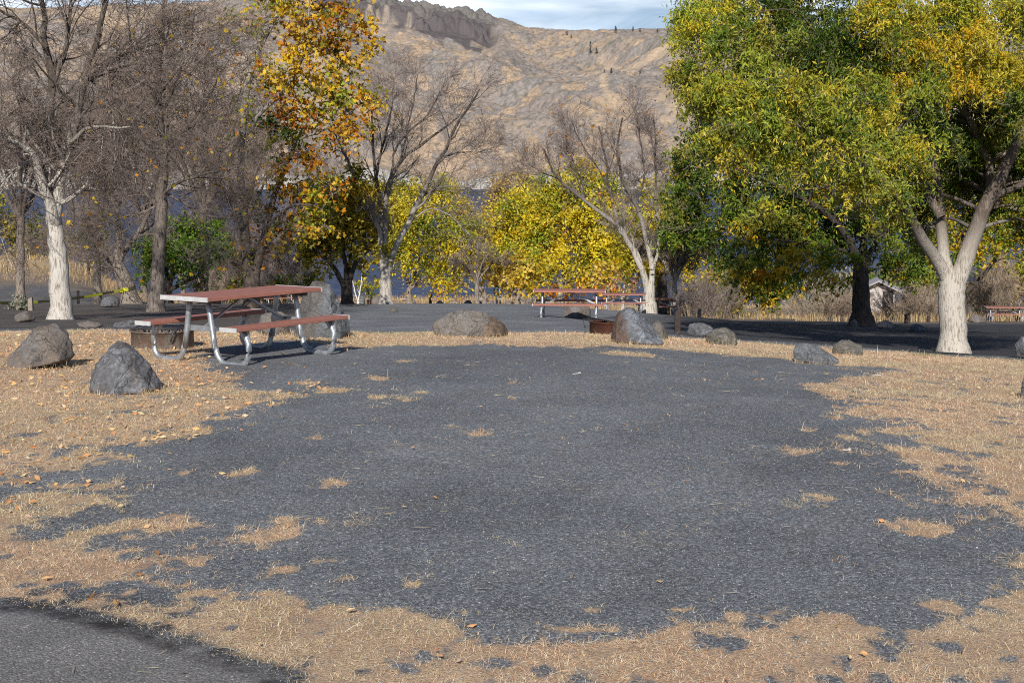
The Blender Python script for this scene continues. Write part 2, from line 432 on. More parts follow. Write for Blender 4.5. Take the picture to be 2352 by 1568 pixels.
def build_ground():
    xs = [0.]; st = .024
    while xs[-1] < 600:
        x = xs[-1]; st = .024 if x < 5.2 else st * 1.035
        xs.append(x + st)
    xs = np.array(xs); xs = np.concatenate([-xs[:0:-1], xs])
    ys = list(np.arange(-60, 2, 2.0)) + [2.0, 2.6]
    y = 3.0
    while y < 300:
        ys.append(y); y += y * (.0065 if y < 21 else .012)
    ys = np.array(ys)
    X, Y = np.meshgrid(xs, ys); sh = X.shape
    Z = terr(X, Y)
    x, y = X.ravel(), Y.ravel()
    grass = np.zeros(x.size); road = np.zeros(x.size)
    near = (y < 22) & (y > 2) & (np.abs(x) < 14)
    M, rd, n = grass_field(x[near], y[near])
    grass[near] = M; road[near] = ss(-.05, .05, rd + (n - .5) * .5)
    near2 = (y <= 2); road[near2] = (x[near2] < .5) & (x[near2] > -14)
    grass[(y < 21) & ~near & ~near2] = .85
    grass[near2 & (road == 0)] = .6
    # colours beyond the verge
    c = np.zeros((x.size, 3)); c[:] = np.array([.183, .195, .212])[None] * (1 + .12 * ss(18, 26, y))[:, None]
    n1 = fbm(x * .35, y * .22, o=4, s=51); n2 = fbm(x * 1.7, y * 1.1, o=4, s=52)
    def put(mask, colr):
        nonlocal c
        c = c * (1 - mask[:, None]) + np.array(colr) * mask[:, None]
    k = x / np.maximum(y, 1)
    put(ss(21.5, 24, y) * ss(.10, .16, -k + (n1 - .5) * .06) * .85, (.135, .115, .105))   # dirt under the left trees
    put(ss(55, 66, y + (n1 - .5) * 14) * ss(.02, .12, np.abs(k + .03) + .1) * (1 - .3 * n2), (.23, .175, .13))
    put(ss(60, 72, y + (n1 - .5) * 18) * ss(.05, .2, k), (.27, .21, .14))
    put(ss(72, 76, y) * (1 - ss(82, 86, y)) * ss(.10, .2, -k), (.115, .118, .125))     # park road left
    put(ss(68, 71, y) * (1 - ss(79, 82, y)) * ss(.10, .13, k) * (1 - ss(.17, .20, k)), (.13, .132, .14))
    put(ss(86, 89, y) * ss(.2, .25, -k), (.46, .34, .20))
    put(ss(165, 178, y), (.42, .30, .17))
    put(ss(28, 34, y) * ss(.1, .2, k) * .4, (.10, .09, .085))
    put(ss(24, 34, y) * (n2 > .56) * ss(.1, .2, -k) * .3, (.28, .2, .14))
    put(ss(21.2, 23, y) * ss(.07, .13, k) * (1 - ss(57, 64, y)) * .85, (.030, .030, .036))  # tree shade on the right, painted into the ground colour
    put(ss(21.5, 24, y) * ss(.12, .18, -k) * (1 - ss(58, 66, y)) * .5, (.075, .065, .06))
    idx = np.arange(x.size).reshape(sh)
    q = np.stack([idx[:-1, :-1], idx[:-1, 1:], idx[1:, 1:], idx[1:, :-1]], -1).reshape(-1, 4)
    m, nt, out = mat('ground_mat')
    co = objco(nt)
    def at(nm, o='Fac'):
        a = nt.nodes.new('ShaderNodeAttribute'); a.attribute_name = nm; return a.outputs[o]
    # gravel
    def vor(scale):
        v = nt.nodes.new('ShaderNodeTexVoronoi'); v.inputs['Scale'].default_value = scale; L(nt, co, v.inputs['Vector']); return v
    v1, v2 = vor(150), vor(70)
    sc1 = nt.nodes.new('ShaderNodeSeparateColor'); L(nt, v1.outputs['Color'], sc1.inputs[0])
    sc2 = nt.nodes.new('ShaderNodeSeparateColor'); L(nt, v2.outputs['Color'], sc2.inputs[0])
    g1 = ramp(nt, sc1.outputs[0], [(0, (.62,.62,.63)), (.55, (.98,.98,.98)), (.9, (1.3,1.29,1.27)), (.985, (1.8,1.78,1.7)), (1, (3.4,3.25,3.0))])
    g2 = ramp(nt, sc2.outputs[1], [(0, (.6,.6,.6)), (.7, (1.05,1.05,1.05)), (.96, (1.4,1.38,1.35)), (1, (2.2,2.1,2.0))])
    big = ramp(nt, noise(nt, mapping(nt, co, (.8,.8,.8)), .9, 6, .66, .4), [(.3, (.72,.72,.73)), (.7, (1.25,1.24,1.22))])
    fine = ramp(nt, noise(nt, co, 240, 3, .7), [(.3, (.6,.6,.6)), (.7, (1.35,1.35,1.35))])
    big = mix(nt, 1, big, ramp(nt, noise(nt, mapping(nt, co, (.35, .18, 1)), 1.0, 4, .6, .6), [(.3, (.88,.88,.88)), (.7, (1.12,1.12,1.11))]), 'MULTIPLY')
    dust = noise(nt, co, 1.7, 8, .72, .5)
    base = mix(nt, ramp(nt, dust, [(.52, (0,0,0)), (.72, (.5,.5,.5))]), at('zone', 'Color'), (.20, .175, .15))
    gr = mix(nt, 1, mix(nt, 1, mix(nt, 1, base, g1, 'MULTIPLY'), g2, 'MULTIPLY'), big, 'MULTIPLY')
    # asphalt road
    asp = mix(nt, 1, mix(nt, 1, (.215, .207, .20), g1, 'MULTIPLY'), fine, 'MULTIPLY')
    asp = mix(nt, ramp(nt, noise(nt, co, 14, 6, .7), [(.62, (0,0,0)), (.70, (.7,.7,.7))]), asp, (.05, .05, .052))
    asp = mix(nt, 1, asp, ramp(nt, noise(nt, co, 2.2, 4, .6), [(.3, (.8,.8,.8)), (.7, (1.15,1.15,1.15))]), 'MULTIPLY')
    cc = mix(nt, at('road'), gr, asp)
    # thatch
    tn = noise(nt, mapping(nt, co, (1,1,1)), 80, 6, .78, 1.2)
    tn2 = noise(nt, co, 1.8, 4, .6)
    th = ramp(nt, tn, [(.32, (.12,.085,.06)), (.47, (.46,.33,.21)), (.64, (.84,.63,.43))])
    th = mix(nt, ramp(nt, tn2, [(.35, (0,0,0)), (.7, (.55,.55,.55))]), th, (.34, .20, .13))
    gm = mth(nt, 'ADD', at('grass'), mth(nt, 'MULTIPLY', mth(nt, 'SUBTRACT', noise(nt, co, 60, 4, .7), .5), .9))
    gf = ramp(nt, gm, [(.50, (0,0,0)), (.85, (1,1,1))])
    soil = mth(nt, 'MULTIPLY', at('soil'), ramp(nt, noise(nt, co, 7, 5, .7), [(.35, (.2,.2,.2)), (.6, (1,1,1))]))
    cc = mix(nt, soil, cc, (.035, .030, .028))
    cc = mix(nt, gf, cc, th)
    hb = mth(nt, 'ADD', mth(nt, 'MULTIPLY', v1.outputs['Distance'], -.6), mth(nt, 'MULTIPLY', v2.outputs['Distance'], -.5))
    hb = mth(nt, 'ADD', hb, mth(nt, 'MULTIPLY', tn, .4))
    principled(nt, out, cc, .92, bump=hb, bstr=.6, bdist=.009, spec=.25)
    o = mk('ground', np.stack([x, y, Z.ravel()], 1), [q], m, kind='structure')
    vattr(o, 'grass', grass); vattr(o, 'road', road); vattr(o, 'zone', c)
    soilv = np.zeros(x.size)
    b = ss(-.5, -.05, rd) * (1 - ss(.02, .09, rd)) * ss(.42, .54, fbm(x[near] * 2.2, y[near] * 2.2, o=4, s=61))
    soilv[near] = b
    vattr(o, 'soil', soilv)
build_ground()

# ------------------------------------------------------------------ grass blades
def blades(name, P, length, width, lean, cols, label, rng, mid=True):
    n = len(P); az = rng.uniform(0, 2*np.pi, n)
    d = np.stack([np.cos(az), np.sin(az), np.zeros(n)], 1)
    s = np.stack([-np.sin(az), np.cos(az), np.zeros(n)], 1)
    tw = rng.uniform(-1, 1, n)[:, None]
    s = s * np.cos(tw) + np.array([0, 0, 1]) * np.sin(tw) * .6
    up = np.cos(lean)[:, None] * np.array([0, 0, 1]) + np.sin(lean)[:, None] * d
    up2 = np.cos(np.minimum(lean * 1.5 + .25, 1.5))[:, None] * np.array([0, 0, 1]) + np.sin(np.minimum(lean * 1.5 + .25, 1.5))[:, None] * d
    m = P + up * (length * .55)[:, None]
    t = m + up2 * (length * .5)[:, None]
    wv = s * (width * .5)[:, None]
    V = np.stack([P - wv, P + wv, m + wv * .8, m - wv * .8, t], 1).reshape(-1, 3)
    b = np.arange(n) * 5
    q = np.stack([b, b+1, b+2, b+3], 1); tr = np.stack([b+3, b+2, b+4], 1)
    o = mk(name, V, [q, tr], STRAW, col=[cols, cols], smooth=False, kind='stuff')
    o['label'] = label; o['category'] = 'grass'
    return o

def pal(n, rng, cols, wts, jit=.18):
    c = np.array(cols)[rng.choice(len(cols), n, p=np.array(wts) / sum(wts))]
    return np.clip(c * (1 + rng.normal(0, jit, (n, 1))) * (1 + rng.normal(0, .05, (n, 3))), .004, .95)

def build_grass():
    rng = np.random.default_rng(11)
    P = []; bx = [(-9, 9, 3.6, 8, 19000), (-9, 9, 8, 13, 9000), (-10, 10, 13, 21.2, 4200)]
    for x0, x1, y0, y1, den in bx:
        n = int((x1-x0) * (y1-y0) * den)
        x = rng.uniform(x0, x1, n); y = rng.uniform(y0, y1, n)
        k = np.abs(x) < y * .43 + .6
        x, y = x[k], y[k]
        M, _, _ = grass_field(x, y)
        cl = fbm(x * 9, y * 9, o=2, s=71)
        k = rng.uniform(0, 1, len(x)) < M * ss(.28, .6, cl + .12)
        P.append(np.stack([x[k], y[k]], 1))
    P = np.concatenate(P); n = len(P)
    z = terr(P[:, 0], P[:, 1])
    P = np.stack([P[:, 0], P[:, 1], z - .003], 1)
    d = P[:, 1]
    grow = .6 + .8 * fbm(P[:, 0] * 2.1, P[:, 1] * 2.1, o=3, s=72)
    tallc = np.where(rng.uniform(0, 1, n) < .015, 2.6, 1)
    ln = rng.uniform(.014, .044, n) * (.8 + .2 * ss(6, 9, d)) * grow * tallc * (1 + .03 * d)
    wd = rng.uniform(.0012, .0024, n) * (.72 + .055 * d)
    lean = np.clip(rng.normal(1.2, .30, n), .05, 1.53)
    hue = fbm(P[:, 0] * .8, P[:, 1] * .8, o=3, s=73)
    c1 = pal(n, rng, [(.92,.68,.46), (.84,.58,.37), (.94,.78,.59), (.66,.40,.24), (.45,.31,.20)], [4, 3, 2.2, 2, 1.6])
    c2 = pal(n, rng, [(.78,.64,.42), (.68,.54,.34), (.88,.75,.53), (.42,.34,.20)], [4, 3, 2, 1])
    f = ss(.35, .65, hue + .25 * (1 - ss(5, 8.5, d)) - .08)[:, None]
    c = c1 * (1 - f) + c2 * f
    green = (ss(19.6, 20.3, d) * (rng.uniform(0, 1, n) < .45 * ss(.45, .6, hue)))[:, None]
    c = c * (1 - green) + np.array([.22, .26, .09]) * green
    blades('dry_grass', P, ln, wd, lean, c, 'short dry straw coloured grass around the gravel pad', rng)
    # loose stalks lying on gravel, taller wisps
    m = 2600
    x = rng.uniform(-7, 7, m); y = rng.uniform(4.2, 17, m); k = np.abs(x) < y * .4 + .4
    x, y = x[k], y[k]; m = len(x)
    Q = np.stack([x, y, terr(x, y) + .006], 1)
    blades('straw_litter', Q, rng.uniform(.03, .11, m), rng.uniform(.002, .0034, m) * (.8 + .05 * y), np.full(m, 1.45), pal(m, rng, [(.6,.48,.32), (.4,.27,.16), (.7,.62,.5)], [3, 2, 1.5]),
           'loose dry straw stalks scattered over the grey gravel', rng)
    # tall dry grass: lakeshore, left bank, right strip
    T = []
    x = rng.uniform(-75, 90, 26000); y = rng.uniform(174, 196, 26000); k = fbm(x * .12, y * .2, o=3, s=76) > .47; x, y = x[k], y[k]; T.append((x, y, .7, .05))
    x = rng.uniform(-75, -18, 52000); y = rng.uniform(84, 135, 52000)
    k = (-x / y > .235) & (-x/y < .42); x, y = x[k], y[k]
    k = fbm(x * .3, y * .3, o=3, s=77) > .4; T.append((x[k], y[k], .40, .03))
    x = rng.uniform(8, 45, 26000); y = rng.uniform(70, 110, 26000); k = (x / y > .1) & (fbm(x * .25, y * .25, o=3, s=78) > .46) & ~((x/y < .2) & (y > 67) & (y < 83)); T.append((x[k], y[k], .5, .028))
    xs = np.concatenate([t[0] for t in T]); ys = np.concatenate([t[1] for t in T])
    hh = np.concatenate([np.full(len(t[0]), t[2]) for t in T]); ww = np.concatenate([np.full(len(t[0]), t[3]) for t in T])
    n = len(xs)
    Q = np.stack([xs, ys, terr(xs, ys) - .02], 1)
    hh = hh * rng.uniform(.5, 1.2, n) * (.5 + fbm(xs * .2, ys * .2, o=2, s=79))
    blades('tall_dry_grass', Q, hh, ww * rng.uniform(.6, 1.3, n), np.abs(rng.normal(.2, .2, n)), pal(n, rng, [(.62,.47,.27), (.50,.36,.20), (.42,.28,.15)], [3, 3, 1]),
           'tall pale dry grass on the lakeshore and banks', rng)
    # fallen leaves
    m = 16000
    x = rng.uniform(-8, 8, m); y = rng.uniform(4.2, 19.5, m); k = np.abs(x) < y * .42 + .4; x, y = x[k], y[k]
    M, _, _ = grass_field(x, y)
    wgt = M * np.where(x < -1.5, .75 * (1 - .5 * ss(14, 18, y)) * ss(7, 8.5, y) * 3. + .2, .16) + .016
    k = rng.uniform(0, 1, len(x)) < wgt; x, y = x[k], y[k]; m = len(x)
    Q = np.stack([x, y, terr(x, y) + .012 + rng.uniform(0, .012, m)], 1)
    V, Fq, c = leaf_quads(Q, rng, rng.uniform(.022, .06, m) * np.where(x < -1.5, 1.1, .8), .45, flat=.75, cols=pal(m, rng, [(.78,.44,.19), (.80,.56,.29), (.60,.30,.13), (.74,.56,.36)], [3, 3, 2, 2]))
    o = mk('fallen_leaves', V, [Fq], STRAW, col=[c], smooth=False, kind='stuff'); tag(o, 'orange and tan fallen leaves lying in the dry grass', 'leaves')
    # gravel stones
    m = 130000
    y = 3.9 + (rng.uniform(0, 1, m) ** 1.35) * 9; x = rng.uniform(-1, 1, m) * (y * .43 + .3)
    gf, rd, _ = grass_field(x, y)
    k = (rd < -.02) & (rng.uniform(0, 1, len(x)) > gf * .75) ; x, y = x[k], y[k]; m = len(x)
    r = rng.uniform(.002, .0042, m) * rng.choice([1, 1, 1, 1.2, 1.6], m, p=[.3,.3,.3,.08,.02])
    white = rng.uniform(0, 1, m) < .013
    base = np.array([[1,0,0],[-1,0,0],[0,1,0],[0,-1,0],[0,0,1],[0,0,-1.]])
    V = base[None] * rng.uniform(.55, 1.25, (m, 6, 1)) * r[:, None, None]
    a = rng.uniform(0, 6.28, m); ca, sa = np.cos(a), np.sin(a)
    tlt = rng.normal(0, .5, m); ct, stt = np.cos(tlt), np.sin(tlt)
    X = V[..., 0]*ct[:, None] - V[..., 2]*stt[:, None]; Zv = V[..., 0]*stt[:, None] + V[..., 2]*ct[:, None]
    V = np.stack([X*ca[:, None]-V[..., 1]*sa[:, None], X*sa[:, None]+V[..., 1]*ca[:, None], Zv*.8], -1)
    V += np.stack([x, y, terr(x, y) + r * .35], 1)[:, None, :]
    tri = np.array([[0,2,4],[2,1,4],[1,3,4],[3,0,4],[2,0,5],[1,2,5],[3,1,5],[0,3,5]])
    Fq = (np.arange(m)[:, None, None] * 6 + tri[None]).reshape(-1, 3)
    c = pal(m, rng, [(.16,.17,.185), (.21,.222,.24), (.28,.29,.30), (.12,.127,.14), (.25,.205,.17)], [4, 4, 1.2, 1.2, .3], .12)
    c[white] = np.array([.62, .60, .56]) * rng.uniform(.6, 1.1, (white.sum(), 1))
    o = mk('gravel', V.reshape(-1, 3), [Fq], STONE, col=[np.repeat(c, 8, 0)], smooth=False, kind='stuff'); tag(o, 'loose dark grey gravel chips with a few white ones', 'gravel')

def leaf_quads(P, rng, ln, asp, flat=0., droop=0., cols=None, face=None):
    n = len(P)
    a = rng.normal(0, 1, (n, 3)); a[:, 2] = a[:, 2] * (1 - flat) - droop; a /= np.linalg.norm(a, axis=1, keepdims=True)
    b = rng.normal(0, 1, (n, 3)); b[:, 2] *= (1 - flat * .8)
    if face is not None: b = b - face * np.sum(b * face, 1, keepdims=True) * .6
    b -= a * np.sum(a * b, 1, keepdims=True); b /= np.maximum(np.linalg.norm(b, axis=1, keepdims=True), 1e-6)
    ln = np.asarray(ln)[:, None]; nn = np.cross(a, b)
    V = np.stack([P - a*ln*.5, P + b*ln*asp*.5 + nn*ln*.07, P + a*ln*.5, P - b*ln*asp*.5 + nn*ln*.07], 1).reshape(-1, 3)
    k = np.arange(n) * 4
    return V, np.stack([k, k+1, k+2, k+3], 1), cols
STONE = leaf_mat('stone_chip', 0.0, .03)
build_grass()

# ------------------------------------------------------------------ lake and hills
def build_lake():
    m, nt, out = mat('lake_water')
    co = objco(nt)
    n1 = noise(nt, mapping(nt, co, (.55, 1.1, 1)), 1.0, 5, .65, .3)
    n2 = noise(nt, mapping(nt, co, (.05, .18, 1)), 1.0, 4, .6)
    c = mix(nt, ramp(nt, n2, [(.35, (0,0,0)), (.7, (1,1,1))]), (.018, .034, .085), (.05, .075, .15))
    c = mix(nt, ramp(nt, n1, [(.50, (0,0,0)), (.72, (.8,.8,.8))]), c, (.12, .16, .27))
    principled(nt, out, c, .45, bump=n1, bstr=1.0, bdist=.8, spec=.25)
    V = []; 
    xs = np.linspace(-4000, 4000, 41); ys = np.array([192, 260, 400, 700, 1200, 2000, 3300.])
    X, Y = np.meshgrid(xs, ys); idx = np.arange(X.size).reshape(X.shape)
    q = np.stack([idx[:-1, :-1], idx[:-1, 1:], idx[1:, 1:], idx[1:, :-1]], -1).reshape(-1, 4)
    mk('lake', np.stack([X.ravel(), Y.ravel(), np.full(X.size, LAKE)], 1), [q], m, kind='structure')
build_lake()

RP = [-2600,-800,0,180,400,560,700,760,850,950,1000,1060,1110,1150,1180,1210,1300,1400,1560,1700,2000,2352,3200,5000]
RY = [80,30,30,34,24,6,-10,-6,1,14,22,30,37,49,60,71,78,75,71,80,95,100,90,120]
YB, YR = 2780., 5000.
def hills_z(x, y, full=False):
    px = CX + x / y * F
    H = (HOR - np.interp(px, RP, RY)) / F * YR
    t = (y - YB) / (YR - YB)
    tt = np.clip(t, 0, 1)
    wx = x + (fbm(x / 900, y / 900, o=3, s=91) - .5) * 500; wy = y + (fbm(x / 900, y / 900, o=3, s=92) - .5) * 500
    rg = 1 - np.abs(2 * fbm(wx / 620 + wy / 1500, wy / 1500, o=4, s=93, g=.42) - 1)          # ridged spurs
    bigs = fbm(x / 1500 + 3.1, y / 1500, o=3, s=95)
    dt = fbm(x / 120, y / 120, o=5, s=94, g=.6)
    fine = fbm(x / 28, y / 28, o=4, s=97, g=.65)
    prof = .05 * ss(0, .02, tt) + .95 * (.25 * ss(.03, .22, tt) * .6 + .85 * tt ** 1.15)
    prof = np.minimum(prof, 1)
    env = np.clip(np.sin(np.pi * np.clip(tt * .97 + .03, 0, 1)), 0, 1) ** .8
    z = LAKE + (H - LAKE) * prof + env * ((rg - .62) * 170 + (bigs - .5) * 130) + (dt - .5) * (10 + 26 * env) + (fine - .5) * 13 * ss(.03, .1, tt)
    oc = ss(.5, .62, fbm(x / 130 + 4, y / 170, o=4, s=111, g=.55))
    z = z + env * oc * (np.abs(fbm(x / 34, y / 40, o=4, s=112, g=.62) - .5) * -34 + 8)
    # cliff rim
    cm = ss(640, 760, px) * (1 - ss(1120, 1160, px))
    jag = (fbm(x / 60, y / 60, o=4, s=96) - .5) * .10
    cliff = ss(.905 + jag, .93 + jag, tt) 
    z = z - cm * (1 - cliff) * 40 * ss(.55, .9, tt) + cm * cliff * (fbm(x / 26, y / 40, o=3, s=98, g=.65) - .5) * 44
    z = np.where(t > 1, z - (t - 1) * 900, z)
    z = np.where(t < .004, LAKE - 6, z)
    if full: return z, tt, rg, dt, cm, jag, px
    return z
def build_hills():
    s = np.concatenate([np.linspace(-1, -.5, 60)[:-1], np.linspace(-.5, .5, 1100), np.linspace(.5, 1, 60)[1:]]); r = np.concatenate([np.linspace(YB - 40, YB + 260, 60), np.linspace(YB + 264, YR * 1.04, 330), [YR * 1.2]])
    Sg, Rg = np.meshgrid(s, r); X = Sg * Rg; Y = Rg
    z, tt, rg, dt, cm, jag, px = hills_z(X.ravel(), Y.ravel(), True)
    x, y = X.ravel(), Y.ravel()
    idx = np.arange(X.size).reshape(X.shape)
    q = np.stack([idx[:-1, :-1], idx[:-1, 1:], idx[1:, 1:], idx[1:, :-1]], -1).reshape(-1, 4)
    Zg = z.reshape(X.shape)
    gx = np.gradient(Zg, axis=1) / np.gradient(X, axis=1); gy = np.gradient(Zg, axis=0) / np.gradient(Y, axis=0)
    slope = np.hypot(gx, gy).ravel()
    c = np.zeros((x.size, 3)); c[:] = (.53, .375, .225)
    n1 = fbm(x / 200, y / 200, o=5, s=101, g=.6); n2 = fbm(x / 50, y / 70, o=5, s=102, g=.65); n3 = fbm(x / 20, y / 24, o=4, s=103, g=.7)
    def put(mk_, colr):
        nonlocal c
        c = c * (1 - mk_[:, None]) + np.array(colr) * mk_[:, None]
    put(ss(.4, .7, n1), (.45, .315, .19))
    oc = ss(.46, .56, fbm(x / 130 + 4, y / 170, o=4, s=111, g=.55))
    rock = np.clip(ss(.47, .51, n2 * .6 + dt * .2 + n1 * .2 + (slope - .35) * .10) * .75 + oc * ss(.42, .5, n2), 0, 1)
    put(rock * .85, (.275, .24, .21))
    put(rock * ss(.52, .66, n3) * .7, (.37, .34, .305))
    gl = fbm(x / 55 + 9, y / 420, o=4, s=106, g=.6)
    put(ss(.56, .66, gl) * .45, (.30, .24, .20))
    sg = fbm(x / 9, y / 13, o=2, s=107)
    put(ss(.64, .72, sg + (n1 - .5) * .4) * .75, (.14, .125, .09))
    put(ss(.58, .68, n3 + (dt - .5) * .3) * .45, (.20, .175, .155))
    put(ss(.60, .68, rg) * ss(.45, .35, n2) * .4, (.46, .34, .21))
    vl = ss(.045, .0, np.abs(fbm(x / 480 + 2, y / 900, o=3, s=121) - .5)) * ss(.2, .3, tt) * (1 - ss(.7, .85, tt))
    put(vl * .75, (.60, .44, .275))
    # dark cliff band
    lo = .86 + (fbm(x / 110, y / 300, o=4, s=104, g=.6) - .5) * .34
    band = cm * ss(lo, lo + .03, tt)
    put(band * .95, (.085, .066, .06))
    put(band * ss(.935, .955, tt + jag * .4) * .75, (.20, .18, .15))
    put((1 - ss(.018, .03, tt + (n2 - .5) * .012)) * 1.0, (.44, .41, .37))
    put((1 - ss(.03, .08, tt)) * ss(.03, .04, tt) * .4, (.5, .4, .28))
    m, nt, out = mat('hill_mat')
    a = nt.nodes.new('ShaderNodeAttribute'); a.attribute_name = 'zone'
    co = objco(nt)
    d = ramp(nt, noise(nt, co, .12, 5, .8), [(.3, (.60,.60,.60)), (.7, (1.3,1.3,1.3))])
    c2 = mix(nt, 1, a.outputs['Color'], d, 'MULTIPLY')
    c2 = mix(nt, .12, c2, (.40, .43, .50))  # bluish aerial haze mixed into the hill colour
    hb = mth(nt, 'ADD', noise(nt, co, .035, 8, .72, .6), mth(nt, 'MULTIPLY', noise(nt, co, .16, 5, .7), .35))
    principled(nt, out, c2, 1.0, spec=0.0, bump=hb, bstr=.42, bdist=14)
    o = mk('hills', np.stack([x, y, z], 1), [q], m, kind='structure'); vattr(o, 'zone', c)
build_hills()

# ------------------------------------------------------------------ boulders
def ico(sub):
    import bmesh
    bm = bmesh.new(); bmesh.ops.create_icosphere(bm, subdivisions=sub, radius=1)
    V = np.array([v.co[:] for v in bm.verts]); Fq = np.array([[v.index for v in f.verts] for f in bm.faces]); bm.free(); return V, Fq
BOULD = []
ICO = {k: ico(k) for k in (4, 5, 6)}
def boulder(poly, d, ry, material, label, seed, sub=5, group='basalt boulders of the campground', rough=.085, name='boulder'):
    """poly: outline seen from the front in survey pixels, d: forward distance of its middle"""
    rng = np.random.default_rng(seed)
    P = np.array(poly, float); P[:, 0] += rng.normal(0, .6, len(P))
    c = P.mean(0)
    ybot = P[:, 1].max()
    Wp = np.array([W(p[0], p[1], d) for p in P])[:, [0, 2]]
    cx = (Wp[:, 0].min() + Wp[:, 0].max()) / 2; hgt = Wp[:, 1].max() - Wp[:, 1].min()
    zb = Wp[:, 1].min(); Wp[:, 1] += TZ(cx, d) - .035 * min(1, hgt / .4) - zb; zb = Wp[:, 1].min()
    base = np.array([cx, d, zb]); Q = Wp - np.array([cx, zb + hgt * .4])
    pl = []
    a2 = np.sum(Q[:, 0] * np.roll(Q[:, 1], -1) - np.roll(Q[:, 0], -1) * Q[:, 1])
    if a2 < 0: Q = Q[::-1]
    n = len(Q)
    for i in range(n):
        p, q = Q[i], Q[(i + 1) % n]; e = q - p; nn = np.array([e[1], -e[0]]); nn /= np.linalg.norm(nn)
        for sg in (-1, 1):
            ty = rng.uniform(.15, .75) if nn[1] > -.5 else rng.uniform(.0, .2)
            v = np.array([nn[0], sg * ty, nn[1]]); dd = v @ np.array([p[0], 0, p[1]]); L_ = np.linalg.norm(v)
            pl.append((v / L_, max(dd / L_, .02)))
    hw = (Wp[:, 0].max() - Wp[:, 0].min()) / 2
    for k in range(4):
        v = np.array([rng.normal(0, .45), -1, rng.normal(.3, .25)]); v /= np.linalg.norm(v); pl.append((v, ry * rng.uniform(.8, 1.05)))
        v = np.array([rng.normal(0, .45), 1, rng.normal(.3, .25)]); v /= np.linalg.norm(v); pl.append((v, ry * rng.uniform(.8, 1.1)))
    V, Fq = ICO[sub]
    Nn = np.array([p[0] for p in pl]); D = np.array([p[1] for p in pl])
    dots = V @ Nn.T
    inv = np.where(dots > 1e-3, dots / D, 1e-3)
    pw = 60.
    r = 1 / (np.sum(inv ** pw, 1) ** (1 / pw))
    ex, ed = [], []
    for k in range(12):
        v = rng.normal(0, 1, 3); v[1] = -abs(v[1]) * 1.2; v[2] = abs(v[2]); v /= np.linalg.norm(v)
        ex.append(v); ed.append((V * r[:, None] @ v).max() * rng.uniform(.80, .97))
    dots = V @ np.array(ex).T; inv2 = np.where(dots > 1e-3, dots / np.array(ed), 1e-3)
    r = 1 / ((np.sum(inv2 ** 70., 1) + (1 / r) ** 70.) ** (1 / 70.))
    sz = max(hw, hgt * .6)
    X = V * r[:, None]
    f = 1 / sz
    n1 = fbm(X[:, 0]*f*1.6+seed, X[:, 1]*f*1.6, X[:, 2]*f*1.6, o=4, s=seed) - .5
    rdg = np.abs(fbm(X[:, 0]*f*2.6-seed, X[:, 1]*f*2.6, X[:, 2]*f*2.6, o=4, s=seed+9, g=.6) - .5)
    n3 = fbm(X[:, 0]*f*7+seed, X[:, 1]*f*7, X[:, 2]*f*9, o=4, s=seed+4, g=.6) - .5
    X = X + V * ((n1 * 1.05 + n3 * .6 + (.10 - rdg) * .9) * rough * sz * 1.6)[:, None]
    X[:, 2] += hgt * .4
    X[:, 2] = np.where(X[:, 2] < 0, X[:, 2] * .5 - .02, X[:, 2])
    o = mk(name, X, [Fq], material, loc=base, smooth=True); o.data.polygons.foreach_set('use_smooth', np.ones(len(Fq), bool))
    BOULD.append((cx, d, hw, ry)); tag(o, label, 'boulder', group); return o

boulder([(2,842),(0,832),(50,782),(88,738),(118,733),(152,745),(160,772),(178,812),(150,832),(90,850),(40,850)], 14.9, .30, ROCK_BROWN,
        'slab-sided brown grey boulder in dry grass at the left picture edge', 1, 6)
boulder([(192,895),(198,870),(232,820),(270,782),(300,782),(330,820),(368,848),(372,890),(340,908),(260,913),(205,908)], 12.75, .30, ROCK_DARK,
        'dark pyramid shaped boulder nearest the camera, left of the picnic table', 2, 6)
boulder([(672,778),(676,720),(700,660),(728,634),(750,640),(772,668),(788,690),(806,735),(808,770),(740,780)], 19.0, .30, ROCK_TALL,
        'tall pointed grey boulder right behind the front picnic table', 3, 6)
boulder([(590,745),(600,705),(625,697),(665,712),(668,760),(600,765)], 19.6, .2, ROCK_BROWN,
        'low brown boulder behind the front table, left of the tall pointed boulder', 4, 5)
boulder([(988,750),(986,738),(1010,718),(1042,703),(1085,700),(1108,708),(1138,712),(1160,735),(1175,745),(1172,762),(1080,768),(1000,762)], 19.3, .32, ROCK_WIDE,
        'wide low tan brown boulder in the middle of the grass strip', 5, 6)
boulder([(1398,770),(1402,740),(1414,704),(1440,690),(1470,696),(1492,728),(1522,758),(1526,776),(1490,782),(1440,774)], 18.4, .26, ROCK_SPLIT,
        'brown and blue grey boulder in front of the rusty fire ring', 6, 6)
boulder([(1492,765),(1494,728),(1512,720),(1528,735),(1538,762),(1520,770)], 19.6, .14, ROCK_LICHEN,
        'small brown boulder half hidden behind the blue grey boulder by the rusty fire ring', 7, 5)
boulder([(1622,762),(1621,745),(1640,733),(1672,731),(1690,742),(1698,758),(1694,770),(1660,774)], 19.4, .2, ROCK_LICHEN,
        'rounded lichen speckled boulder on the grass edge before the dark tree shade', 8, 6)
boulder([(1824,815),(1823,785),(1834,766),(1848,768),(1880,785),(1915,795),(1932,818),(1920,826),(1870,824)], 17.0, .2, ROCK_GREY,
        'grey wedge boulder at the far right corner of the gravel pad', 9, 6)
boulder([(1912,788),(1914,768),(1935,756),(1955,756),(1980,768),(1990,782),(1985,793),(1940,794)], 19.0, .18, ROCK_LICHEN,
        'cracked brown boulder with pale lichen behind the grey wedge boulder', 10, 6)
